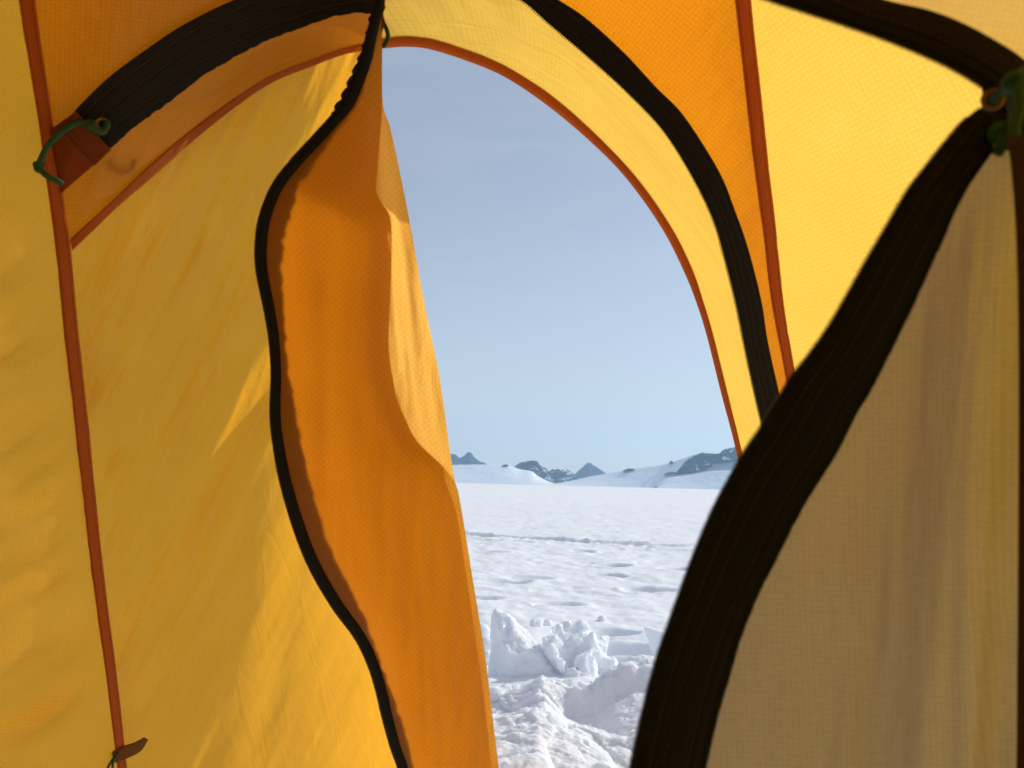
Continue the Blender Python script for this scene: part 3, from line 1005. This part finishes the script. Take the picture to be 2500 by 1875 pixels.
def ground_h(x, y):
    d = np.hypot(x, y)
    far = 1 - smooth(25, 220, d)
    # sun-cupped crust: shallow dimples drawn out across the view
    h = 0.020 * fbm(x * 1.1, y * 0.9, 0.3, 3) * far
    cups = fbm(x * 2.6 + 5, y * 2.0, 1.7, 3, 0.55)
    h = h - 0.022 * np.maximum(cups - 0.05, 0) ** 1.1 * smooth(3.0, 5.5, d) * far
    h = h + 0.010 * fbm(x * 7, y * 6, 2.2, 3) * (1 - smooth(6, 30, d))
    h = h + 0.25 * fbm(x / 45.0, y / 60.0, 4.0, 2) * smooth(30, 150, d) * (1 - smooth(600, 1500, d))
    for fx, fy, a_, b_, dep in FOOT:
        q = ((x - fx) / a_) ** 2 + ((y - fy) / b_ / 1.6) ** 2
        h = h - 1.45 * dep * np.exp(-q ** 2 * 1.2) + dep * 0.3 * np.exp(-((np.sqrt(q) - 1.35) / 0.28) ** 2)
    # snowmobile track: two edges and cleat marks
    for (A, B) in ((T0, T1), (T1, T2)):
        ax, ay, bx, by = A.x, A.y, B.x, B.y
        L_ = math.hypot(bx - ax, by - ay)
        tx, ty = (bx - ax) / L_, (by - ay) / L_
        s = (x - ax) * tx + (y - ay) * ty
        c = -(x - ax) * ty + (y - ay) * tx
        ins = ((s > -0.02) | ((A is T0))) & ((s < L_) | (A is T1))
        wob = 0.05 * noise3(s * 1.3, 4.0)
        c = c + wob * 0.5
        lump = 0.6 + 0.6 * fbm(s * 9.0, c * 4, 6.0, 3)
        prof = -0.06 * np.exp(-((c) / 0.27) ** 8) + 0.028 * lump * np.exp(-((c - 0.36) / 0.10) ** 2) + 0.024 * lump * np.exp(-((c + 0.38) / 0.10) ** 2) \
            - 0.04 * np.exp(-((c + 0.85) / 0.08) ** 2) + 0.03 * lump * np.exp(-((c + 0.98) / 0.07) ** 2)
        cle = 0.012 * np.sin(s * 2 * math.pi / 0.22) * np.exp(-((c) / 0.26) ** 4)
        h = h + np.where(ins, prof + cle, 0)
    # dug area before the tent
    m = mound(x, y)
    near = np.exp(-((y - 2.6) / 0.75) ** 2)
    cau = 0.06 * np.abs(fbm(x * 4.5, y * 4.5, 7.7, 4, 0.55)) + 0.022 * fbm(x * 13, y * 13, 3.3, 4, 0.6)
    h = h + m + cau * near
    # trench behind the near bank
    h = h + 0.085 * np.exp(-((y - 3.58) / 0.20) ** 4 - ((x - 0.2) / 0.42) ** 4)
    # flat packed snow under the tent
    flat = smooth(1.45, 2.0, y)
    h = h * flat - 0.10 * (1 - flat)
    return h


def build_ground():
    az = np.unique(np.concatenate([np.linspace(-14, 26, 420), np.linspace(-180, -14, 60), np.linspace(26, 180, 60)]))
    rr = np.concatenate([[0.0], np.geomspace(0.3, 1.4, 8), np.geomspace(1.5, 4.2, 230), np.geomspace(4.22, 40, 560)[1:], np.geomspace(41, 1500, 90), np.geomspace(1600, 24000, 24)])
    a = np.radians(az)
    R, Aa = np.meshgrid(rr, a, indexing='ij')
    x, y = R * np.sin(Aa), R * np.cos(Aa)
    z = ground_h(x, y)
    G = np.stack([x, y, z], -1)
    o = make('snow_ground', G.reshape(-1, 3), grid_faces(len(rr), len(az)), M['snow'])
    return tag(o, 'flat snow plain with dimples, footprints and a snowmobile track', 'snow', kind='structure')


build_ground()


# ------------------------------------------------------------------ loose snow chunks
def tex(name, kind, size, depth=2):
    t = bpy.data.textures.new(name, kind)
    t.noise_scale = size
    if kind == 'CLOUDS' and name != 'snow_big':
        t.noise_type = 'HARD_NOISE'
    if kind == 'CLOUDS':
        t.noise_depth = depth
    return t


TX = {'big': tex('snow_big', 'CLOUDS', 0.11, 3), 'mid': tex('snow_mid', 'CLOUDS', 0.06, 3), 'fine': tex('snow_fine', 'CLOUDS', 0.016, 3)}


def snow_body(name, bm, voxel, disp, label, cat='snow chunk', group=None):
    me = bpy.data.meshes.new(name)
    bm.to_mesh(me)
    bm.free()
    o = bpy.data.objects.new(name, me)
    COL.objects.link(o)
    r = o.modifiers.new('r', 'REMESH')
    r.mode = 'VOXEL'
    r.voxel_size = voxel
    sm = o.modifiers.new('s', 'SMOOTH')
    sm.iterations = 9
    for k, st in disp:
        d = o.modifiers.new('d' + k, 'DISPLACE')
        d.texture = TX[k]
        d.strength = st
        d.mid_level = 0.45
        d.texture_coords = 'GLOBAL'
    dg = bpy.context.evaluated_depsgraph_get()
    m2 = bpy.data.meshes.new_from_object(o.evaluated_get(dg))
    o.modifiers.clear()
    o.data = m2
    m2.name = name
    m2.polygons.foreach_set('use_smooth', [True] * len(m2.polygons))
    m2.materials.clear()
    m2.materials.append(M['snow'])
    return tag(o, label, cat, group)


def hull(bm, pts):
    b2 = bmesh.new()
    for p in pts:
        b2.verts.new(p)
    r = bmesh.ops.convex_hull(b2, input=b2.verts)
    bad = [e for e in r['geom_interior'] if isinstance(e, bmesh.types.BMVert)]
    if bad:
        bmesh.ops.delete(b2, geom=bad, context='VERTS')
    t = bpy.data.meshes.new('t')
    b2.to_mesh(t)
    b2.free()
    bm.from_mesh(t)
    bpy.data.meshes.remove(t)


def ball(bm, c, r, sq=(1, 1, 1)):
    m = Matrix.Translation(Vector(c)) @ Matrix.Diagonal((*[r * s for s in sq], 1))
    bmesh.ops.create_icosphere(bm, subdivisions=2, radius=1.0, matrix=m)


def at(px, py, Y):
    """world point on the sight line where y = Y"""
    v = ray(px, py)
    return CAM + v * (float(Y) / v.y)


# big block with the pointed left tip
def chunk(bm, c, r, rs, sq=(1, 1, 1)):
    pts = []
    for i in range(11):
        v = Vector((rs.gauss(0, 1), rs.gauss(0, 1), rs.gauss(0, 1))).normalized()
        pts.append(Vector(c) + Vector((v.x * r * sq[0], v.y * r * sq[1], v.z * r * sq[2])) * rs.uniform(0.75, 1.15))
    hull(bm, pts)


bm = bmesh.new()
Yb = 3.75
rs = random.Random(21)
hull(bm, [at(1205, 1482, Yb), at(1216, 1480, Yb + 0.02), at(1196, 1600, Yb - 0.02), at(1190, 1690, Yb - 0.06), at(1235, 1600, Yb - 0.16), at(1300, 1585, Yb - 0.12), at(1320, 1572, Yb),
          at(1400, 1700, Yb - 0.10), at(1240, 1700, Yb - 0.16), at(1330, 1690, Yb + 0.35), at(1205, 1640, Yb + 0.2), at(1262, 1540, Yb + 0.06), at(1300, 1565, Yb + 0.10)])
hull(bm, [at(1325, 1570, Yb - 0.10), at(1352, 1525, Yb - 0.04), at(1372, 1510, Yb + 0.03), at(1418, 1522, Yb + 0.06), at(1428, 1560, Yb + 0.1), at(1345, 1600, Yb - 0.14), at(1372, 1640, Yb - 0.16), at(1400, 1690, Yb - 0.14),
          at(1450, 1680, Yb + 0.2), at(1330, 1680, Yb + 0.3)])
hull(bm, [at(1400, 1580, Yb), at(1440, 1560, Yb + 0.02), at(1486, 1546, Yb + 0.08), at(1492, 1556, Yb + 0.1), at(1478, 1600, Yb), at(1470, 1650, Yb), at(1400, 1660, Yb - 0.1), at(1430, 1600, Yb - 0.12), at(1440, 1660, Yb + 0.2)])
hull(bm, [at(1402, 1600, Yb - 0.12), at(1428, 1582, Yb - 0.13), at(1456, 1600, Yb - 0.12), at(1470, 1650, Yb - 0.10), at(1440, 1690, Yb - 0.2), at(1405, 1680, Yb - 0.2), at(1450, 1690, Yb + 0.1)])
for px, py, r, dy in [(1390, 1535, 0.035, 0.02), (1422, 1530, 0.03, 0.03), (1440, 1572, 0.05, 0.0), (1470, 1575, 0.04, 0.02), (1480, 1620, 0.055, 0.0), (1350, 1560, 0.03, -0.10), (1362, 1530, 0.03, -0.02),
                      (1345, 1590, 0.03, -0.15), (1370, 1625, 0.03, -0.17), (1395, 1650, 0.035, -0.18), (1415, 1560, 0.035, -0.02), (1490, 1650, 0.06, -0.02), (1330, 1575, 0.025, -0.12)]:
    chunk(bm, at(px, py, Yb + dy), r * 1.15, rs)
snow_body('snow_block', bm, 0.006, (('big', 0.04), ('mid', 0.018), ('fine', 0.006)), 'large upturned snow block with a pointed left tip and lumpy right half', 'snow block')


# banks of dug, crumbly snow across the bottom of the doorway
def clods(x, y, seed):
    """height of rounded crumbs packed at random: the nearest crumb of each point is a low dome"""
    ix, iy = np.floor(x).astype(int), np.floor(y).astype(int)
    best = np.full(x.shape, 9.0)
    hh = np.zeros(x.shape)
    for dx in (-1, 0, 1):
        for dy in (-1, 0, 1):
            cx, cy_ = ix + dx, iy + dy
            ox, oy, r = _hash(cx, cy_, ix * 0 + seed), _hash(cx, cy_, ix * 0 + seed + 1), _hash(cx, cy_, ix * 0 + seed + 2)
            d = ((x - cx - ox) ** 2 + (y - cy_ - oy) ** 2) / (0.35 + 0.9 * r) ** 2
            hh = np.where(d < best, 0.3 + 0.7 * r, hh)
            best = np.minimum(best, d)
    return hh * np.sqrt(np.clip(1 - best * 0.75, 0.0, 1))


def billow(x, y, seed):
    s_ = int(seed * 10)
    r = 0
    for f, a_ in ((1.5, 0.8), (3.4, 0.6), (7.5, 0.24), (17.0, 0.085), (40.0, 0.03)):
        w = 0.25 / f
        r = r + a_ * clods(x * f + 0.4 * noise3(x * f * 1.3, y * f * 1.3, seed), y * f + 0.4 * noise3(x * f * 1.3, y * f * 1.3, seed + 5), s_ + int(f * 10))
    return r


def bank_patch(label, ridge, Yr, x0, x1, y0, y1, front, back, amp, seed, calm=None, scale=4.2, step=0.0042):
    rp = np.array([tuple(at(px, py, Yr)) for px, py in ridge])
    xs, ys = np.arange(x0, x1, step), np.arange(y0, y1, step)
    x, y = np.meshgrid(xs, ys, indexing='ij')
    yr = Yr + 0.07 * noise3(x * 3.1, seed, 0.5)
    zr = np.interp(x, rp[:, 0], rp[:, 2]) - amp * 0.75
    d = y - yr
    z = zr - np.where(d < 0, -d * front, d * back) - 0.02 * smooth(-0.1, 0.0, d)
    wx = x + 0.02 * noise3(x * 9, y * 9, seed)
    wy = y + 0.02 * noise3(x * 9, y * 9, seed + 7)
    n = billow(wx * scale / 1.6, wy * scale / 1.6, seed)
    a_ = amp * (1 if calm is None else calm(x, d))
    z = z + a_ * n + 0.05 * amp * fbm(x * 70, y * 70, seed, 3, 0.6)
    # push lumps forward a little so they overhang like real crumbs
    G = np.stack([x - 0.1 * a_ * (n - 0.6), y - 0.25 * a_ * (n - 0.6), z], -1)
    edge = np.minimum(np.minimum(x - x0, x1 - x), np.minimum(y - y0, y1 - y))
    G[..., 2] -= 0.22 * (1 - smooth(0, 0.10, edge))
    o = make('snow_bank', G.reshape(-1, 3), grid_faces(len(xs), len(ys)), M['snow'])
    return tag(o, label, 'snow bank')


bank_patch('crumbly snow bank in front of the large block, its right slope smooth and shaded', [(1000, 1705), (1120, 1700), (1196, 1690), (1270, 1682), (1300, 1668), (1325, 1655), (1380, 1668), (1437, 1656), (1480, 1625), (1530, 1608), (1591, 1610), (1750, 1618)], 3.08,
           -0.55, 1.15, 2.45, 3.55, 0.13, 1.1, 0.066, 2.4,
           calm=lambda x, d: 1 - 0.88 * smooth(0.10, 0.24, x) * smooth(-0.10, -0.20, d) * (1 - smooth(0.75, 0.9, x)))
bank_patch('soft heaped snow bank nearest the doorway at the bottom', [(900, 1770), (1150, 1762), (1250, 1748), (1310, 1735), (1360, 1745), (1420, 1764), (1480, 1784), (1551, 1790), (1750, 1800)], 2.68,
           -0.55, 1.05, 1.95, 2.95, 0.10, 1.3, 0.055, 8.8)


def lump(px, py, r, label, Yd=None, sq=(1, 1, 0.9)):
    c = on_ground(px, py, r * 0.55)
    bm = bmesh.new()
    rs = random.Random(int(px))
    ball(bm, c, r, sq)
    for k in range(4):
        ball(bm, c + Vector((rs.uniform(-1, 1), rs.uniform(-1, 1), rs.uniform(-0.7, 0.4))) * r * 0.7, r * rs.uniform(0.35, 0.6))
    return snow_body('snow_lump', bm, max(0.004, r * 0.12), (('mid', 0.014), ('fine', 0.006)), label, 'snow lump', 'loose snow lumps lying on the plain')


lump(1311, 1522, 0.042, 'round snow lump just behind the saddle of the large block')
lump(1338, 1522, 0.032, 'smaller snow lump touching the round lump behind the block')
lump(1470, 1511, 0.030, 'lone small snowball on the smooth snow right of the block')
lump(1176, 1540, 0.05, 'upper white snow lump beside the orange flap edge')
lump(1186, 1575, 0.055, 'lower snow lump between orange flap and large block')
lump(1190, 1606, 0.04, 'lowest small snow lump at the foot of the pointed block')
lump(1464, 1768, 0.022, 'tiny upright snow crumb standing on the smooth shaded slope')


bm = bmesh.new()
Ys = 4.2
hull(bm, [at(1572, 1531, Ys), at(1582, 1528, Ys + 0.06), at(1625, 1545, Ys), at(1700, 1560, Ys + 0.05), at(1590, 1590, Ys - 0.02), at(1602, 1618, Ys - 0.03), at(1700, 1630, Ys), at(1700, 1630, Ys + 0.3), at(1600, 1600, Ys + 0.28)])
snow_body('snow_block', bm, 0.006, (('big', 0.02), ('mid', 0.01)), 'flat grey-shaded snow slab half hidden by the black zip', 'snow block')


# ------------------------------------------------------------------ mountains
def rock_mat(name, snow_amount, scale):
    m, nt, out = new_mat(name)
    L = nt.links
    b = N(nt, 'ShaderNodeBsdfPrincipled')
    b.inputs['Roughness'].default_value = 0.9
    b.inputs['Specular IOR Level'].default_value = 0.1
    geo = N(nt, 'ShaderNodeNewGeometry')
    nz = N(nt, 'ShaderNodeTexNoise')
    nz.inputs['Scale'].default_value = scale
    nz.inputs['Detail'].default_value = 6
    nz.inputs['Roughness'].default_value = 0.62
    mp = N(nt, 'ShaderNodeMapping')
    mp.inputs['Scale'].default_value = (1, 1, 1.7)
    mp.inputs['Rotation'].default_value = (0.2, 0.5, 0)
    L.new(geo.outputs['Position'], mp.inputs[0])
    L.new(mp.outputs[0], nz.inputs['Vector'])
    rp = N(nt, 'ShaderNodeValToRGB')
    rp.color_ramp.elements[0].position = snow_amount
    rp.color_ramp.elements[0].color = (0.030, 0.040, 0.060, 1)
    rp.color_ramp.elements[1].position = snow_amount + 0.02
    rp.color_ramp.elements[1].color = (0.80, 0.83, 0.88, 1)
    e = rp.color_ramp.elements.new(max(0.0, snow_amount - 0.25))
    e.color = (0.016, 0.024, 0.042, 1)
    L.new(nz.outputs[0], rp.inputs[0])
    L.new(rp.outputs[0], b.inputs['Base Color'])
    L.new(b.outputs[0], out.inputs[0])
    return m


M['rock_bare'] = rock_mat('dark_rock', 0.80, 0.012)
M['rock_patchy'] = rock_mat('snow_patched_rock', 0.575, 0.011)
M['rock_few'] = rock_mat('rock_with_few_snow_patches', 0.60, 0.016)


def massif(name, top, base, dist, thick, mat, label, rough=0.05, nx=160, nt_=40, kind='structure', cat='mountain', seed=0.0, front=0.8):
    """mountain ridge: skyline `top` and foot line `base` (photo pixels) at distance dist, with a front and a back slope"""
    tp, bs = (np.array(top, float), np.array(base, float)) if cat != 'hill' else (spline(top), spline(base))
    x0, x1 = max(tp[0, 0], bs[0, 0]), min(tp[-1, 0], bs[-1, 0])
    xs = np.linspace(x0, x1, nx)
    yt = np.interp(xs, tp[:, 0], tp[:, 1])
    yb = np.interp(xs, bs[:, 0], bs[:, 1])
    top3 = P(xs, yt, dist)
    foot3 = P(xs, yb, dist - thick * front)
    if cat == 'hill':
        foot3[:, 2] = np.minimum(foot3[:, 2], -2.0)
    h = np.maximum(top3[:, 2] - foot3[:, 2], 0)
    G = np.zeros((nx, nt_, 3))
    half = nt_ // 2
    for j in range(nt_):
        if j <= half:
            k = j / half
            p = foot3 * (1 - k) + top3 * k
            kk = k
        else:
            k = (j - half) / (nt_ - 1 - half)
            back = top3 + np.array([0, thick, 0])
            back[:, 2] = np.minimum(foot3[:, 2], -5)
            p = top3 * (1 - k) + back * k
            kk = 1 - k
        n = fbm(p[:, 0] / (0.20 * thick), p[:, 1] / (0.20 * thick) + seed, p[:, 2] / (0.2 * thick), 5, 0.55)
        ridged = 1 - np.abs(n) * 2
        bump = rough * ridged * np.sin(np.pi * np.clip(kk, 0, 1)) if 0 < kk < 1 else 0
        p = p.copy()
        p[:, 1] -= bump * thick * (1 if j <= half else -1)
        if kk == 1:
            p[:, 2] += rough * 0.9 * h * fbm(p[:, 0] / (0.03 * thick) + seed, 1.0, 0, 3)
        G[:, j] = p
    if (G[0, 0] == G[0, -1]).all():
        pass
    o = make(name, G.reshape(-1, 3), grid_faces(nx, nt_), mat, smooth_=not ('rock' in mat.name))
    return tag(o, label, cat, kind=kind)


Z = lambda x, y, ox, oy, s: (ox + x / s, oy + y / s)
A1 = lambda x, y: Z(x, y, 1090, 1060, 5.53)
A2 = lambda x, y: Z(x, y, 1450, 1060, 5.53)

massif('mountain', [(780, 1152), (830, 1128), (880, 1118), (915, 1126), (960, 1100), (990, 1112), (1040, 1110), A1(0, 290), A1(60, 265), A1(110, 262), A1(150, 300), A1(180, 318), A1(240, 290), A1(285, 250), A1(308, 228), A1(335, 262), A1(355, 295), A1(400, 340), A1(450, 365), A1(472, 388), A1(490, 370), A1(515, 388), A1(548, 410)],
       [(780, 1154), (1040, 1150), A1(0, 410), A1(150, 405), A1(330, 425), A1(450, 440), A1(548, 420)], 9000, 900, M['rock_bare'], 'distant jagged dark peak farthest left beside the orange flap', 0.06, seed=1)
massif('mountain', [A1(880, 450), A1(930, 430), A1(985, 385), A1(1080, 368), A1(1150, 350), A1(1205, 352), A1(1240, 395), A1(1300, 440), A1(1350, 470), A1(1390, 500), A1(1430, 600), A1(1530, 650)],
       [A1(880, 470), A1(960, 490), A1(1100, 490), A1(1200, 540), A1(1330, 620), A1(1450, 660), A1(1530, 668)], 6500, 700, M['rock_patchy'], 'flat-topped rocky ridge with thin snow streaks left of centre', 0.07, seed=3)
massif('mountain', [A1(1340, 560), A1(1390, 500), A1(1440, 478), A1(1510, 470), A1(1560, 480), A1(1600, 470), A1(1660, 495), A1(1720, 535), A1(1760, 580), A1(1850, 610)],
       [A1(1340, 620), A1(1450, 650), A1(1560, 650), A1(1700, 635), A1(1850, 612)], 7200, 600, M['rock_patchy'], 'low rounded rocky hill patched with snow in the middle', 0.07, seed=6)
massif('mountain', [A1(1700, 560), A1(1740, 535), A1(1790, 480), A1(1850, 440), A1(1885, 400), A1(1915, 374), A1(1945, 385), A1(1985, 425), A1(2040, 450), A1(2090, 490), A1(2130, 510), A1(2150, 530)],
       [A1(1700, 600), A1(1850, 610), A1(2000, 590), A1(2150, 545)], 9500, 800, M['rock_bare'], 'dark pyramid-shaped peak standing alone on the horizon', 0.06, seed=8)
massif('mountain', [A2(950, 530), A2(1000, 515), A2(1060, 505), A2(1110, 510), A2(1170, 450), A2(1230, 370), A2(1330, 300), A2(1400, 270), A2(1460, 248), A2(1520, 256), A2(1590, 262), A2(1630, 268), A2(1690, 258), A2(1760, 205), A2(1830, 190), A2(1900, 172), A2(2100, 150), A2(2500, 120), A2(3000, 180), A2(3600, 300)],
       [A2(950, 545), A2(1100, 550), A2(1300, 530), A2(1500, 490), A2(1590, 440), A2(1620, 390), A2(1700, 395), A2(1800, 385), A2(1950, 370), A2(2500, 360), A2(3600, 420)], 5225, 90, M['rock_few'], 'grey rock massif with few snow patches beside the arch edge', 0.06, nx=260, seed=11)
# snow hills below and around the rocks
massif('hill', [(600, 1150), (900, 1140), (1040, 1141), A1(0, 420), A1(200, 415), A1(480, 412), A1(700, 415), A1(850, 425), A1(1000, 475), A1(1150, 500), A1(1230, 560), A1(1350, 625), A1(1480, 668), A1(1640, 684)],
       [(600, 1170), A1(0, 640), A1(500, 660), A1(1000, 680), A1(1640, 690)], 5600, 420, M['snow_far'], 'smooth snow hill below the left peaks', 0.015, cat='hill', seed=13)
massif('hill', [A1(1250, 688), A1(1450, 670), A1(1700, 625), A1(1900, 580), A1(2150, 535), A2(300, 505), A2(500, 470), A2(700, 440), A2(950, 405), A2(1200, 330), A2(1420, 262), A2(1600, 275), A2(1900, 230), A2(2400, 190), A2(3600, 320)],
       [A1(1250, 692), A1(1700, 690), A2(0, 690), A2(600, 715), A2(1200, 735), A2(1700, 760), A2(3600, 800)], 5300, 230, M['snow_far'], 'long snow slope rising to the right below the grey massif', 0.012, cat='hill', nx=260, seed=17, front=0.9)
massif('hill', [A2(850, 705), A2(900, 640), A2(1000, 590), A2(1300, 545), A2(1600, 500), A2(1900, 488), A2(2500, 470), A2(3600, 500)],
       [A2(850, 700), A2(1300, 735), A2(1700, 760), A2(3600, 830)], 4950, 200, M['snow_far'], 'lower snow shoulder in front of the grey massif', 0.012, cat='hill', seed=19)
for i, (a_, b_, c_, nm) in enumerate([(A2(395, 490), A2(460, 462), A2(545, 468), 'low dark rock on the right-hand snow ridge left of the round knob'), (A2(1015, 385), A2(1042, 355), A2(1070, 378), 'small round dark rock knob on the right-hand snow ridge'),
                                  (A1(755, 418), A1(795, 406), A1(835, 418), 'tiny dark rock on the left snow ridge')]):
    massif('rock', [a_, b_, c_], [(a_[0], a_[1] + 3), (b_[0], b_[1] + 7), (c_[0], c_[1] + 3)], 5290 if i < 2 else 5590, 40, M['rock_bare'], nm, 0.05, nx=30, nt_=12, cat='rock', seed=i)

# ------------------------------------------------------------------ air
def haze(density):
    m, nt, out = new_mat('haze')
    v = N(nt, 'ShaderNodeVolumePrincipled')
    v.inputs['Color'].default_value = (0.47, 0.74, 1.0, 1)
    v.inputs['Density'].default_value = density
    v.inputs['Anisotropy'].default_value = 0.4
    nt.links.new(v.outputs[0], out.inputs['Volume'])
    bm = bmesh.new()
    bmesh.ops.create_cube(bm, size=1.0, matrix=Matrix.Translation((0, 0, 349)) @ Matrix.Diagonal((22000, 22000, 702, 1)))
    me = bpy.data.meshes.new('haze')
    bm.to_mesh(me)
    bm.free()
    me.materials.append(m)
    o = bpy.data.objects.new('haze', me)
    COL.objects.link(o)
    tag(o, 'thin blue haze in the air over the snow plain', 'haze', kind='stuff')


HAZE = 0.00006
if HAZE:
    haze(HAZE)

# ------------------------------------------------------------------ light
SUN_AZ, SUN_EL = math.radians(55), math.radians(31)      # azimuth to the right of the view direction
sd = Vector((math.sin(SUN_AZ) * math.cos(SUN_EL), math.cos(SUN_AZ) * math.cos(SUN_EL), math.sin(SUN_EL)))
sl = bpy.data.lights.new('sun', 'SUN')
sl.energy = 2.95
sl.angle = math.radians(0.53)
sl.color = (1.0, 0.95, 0.88)
so = bpy.data.objects.new('sun', sl)
so.rotation_euler = sd.to_track_quat('Z', 'Y').to_euler()
so.location = (0, 0, 30)
COL.objects.link(so)

w = bpy.data.worlds.new('World')
scene.world = w
w.use_nodes = True
nt = w.node_tree
nt.nodes.clear()
L = nt.links
sky = N(nt, 'ShaderNodeTexSky')
sky.sky_type = 'NISHITA'
sky.sun_disc = False
sky.sun_elevation = SUN_EL
sky.sun_rotation = SUN_AZ
sky.altitude = 1200
sky.air_density = 1.0
sky.dust_density = 2.2
sky.ozone_density = 1.5
bg = N(nt, 'ShaderNodeBackground')
bg.inputs[1].default_value = 0.113
wo = N(nt, 'ShaderNodeOutputWorld')
# thin high cirrus
tc = N(nt, 'ShaderNodeTexCoord')
mp = N(nt, 'ShaderNodeMapping')
mp.inputs['Scale'].default_value = (2.2, 2.2, 14.0)
mp.inputs['Rotation'].default_value = (0.0, 0.10, 0.3)
L.new(tc.outputs['Generated'], mp.inputs[0])
cn = N(nt, 'ShaderNodeTexNoise')
cn.inputs['Scale'].default_value = 1.6
cn.inputs['Detail'].default_value = 5
cn.inputs['Roughness'].default_value = 0.55
cn.inputs['Distortion'].default_value = 0.6
L.new(mp.outputs[0], cn.inputs['Vector'])
cr = N(nt, 'ShaderNodeMapRange')
cr.inputs['From Min'].default_value = 0.40
cr.inputs['From Max'].default_value = 0.72
cr.inputs['To Min'].default_value = 0.34
cr.inputs['To Max'].default_value = 0.43
L.new(cn.outputs[0], cr.inputs['Value'])
mixc = N(nt, 'ShaderNodeMix', data_type='RGBA')
mixc.inputs[7].default_value = (5.7, 5.9, 6.1, 1)
L.new(cr.outputs[0], mixc.inputs[0])
L.new(sky.outputs[0], mixc.inputs[6])
# milky air low over the ice
sz = N(nt, 'ShaderNodeSeparateXYZ')
L.new(tc.outputs['Generated'], sz.inputs[0])
hz = N(nt, 'ShaderNodeMapRange', interpolation_type='SMOOTHSTEP')
hz.inputs['From Min'].default_value = 0.0
hz.inputs['From Max'].default_value = 0.34
hz.inputs['To Min'].default_value = 0.62
hz.inputs['To Max'].default_value = 0.0
L.new(sz.outputs[2], hz.inputs['Value'])
mixh = N(nt, 'ShaderNodeMix', data_type='RGBA')
mixh.inputs[7].default_value = (5.5, 6.0, 6.5, 1)
L.new(hz.outputs[0], mixh.inputs[0])
L.new(mixc.outputs[2], mixh.inputs[6])
L.new(mixh.outputs[2], bg.inputs[0])
L.new(bg.outputs[0], wo.inputs[0])

# ------------------------------------------------------------------ render settings
scene.view_settings.view_transform = 'Standard'
scene.view_settings.look = 'None'
scene.view_settings.exposure = 0.0
scene.view_settings.gamma = 1.0
cy = scene.cycles
cy.max_bounces = 14
cy.diffuse_bounces = 9
cy.transmission_bounces = 12
cy.glossy_bounces = 4
cy.volume_bounces = 1
cy.sample_clamp_indirect = 6.0
cy.use_denoising = True
cy.caustics_reflective = False
cy.caustics_refractive = False
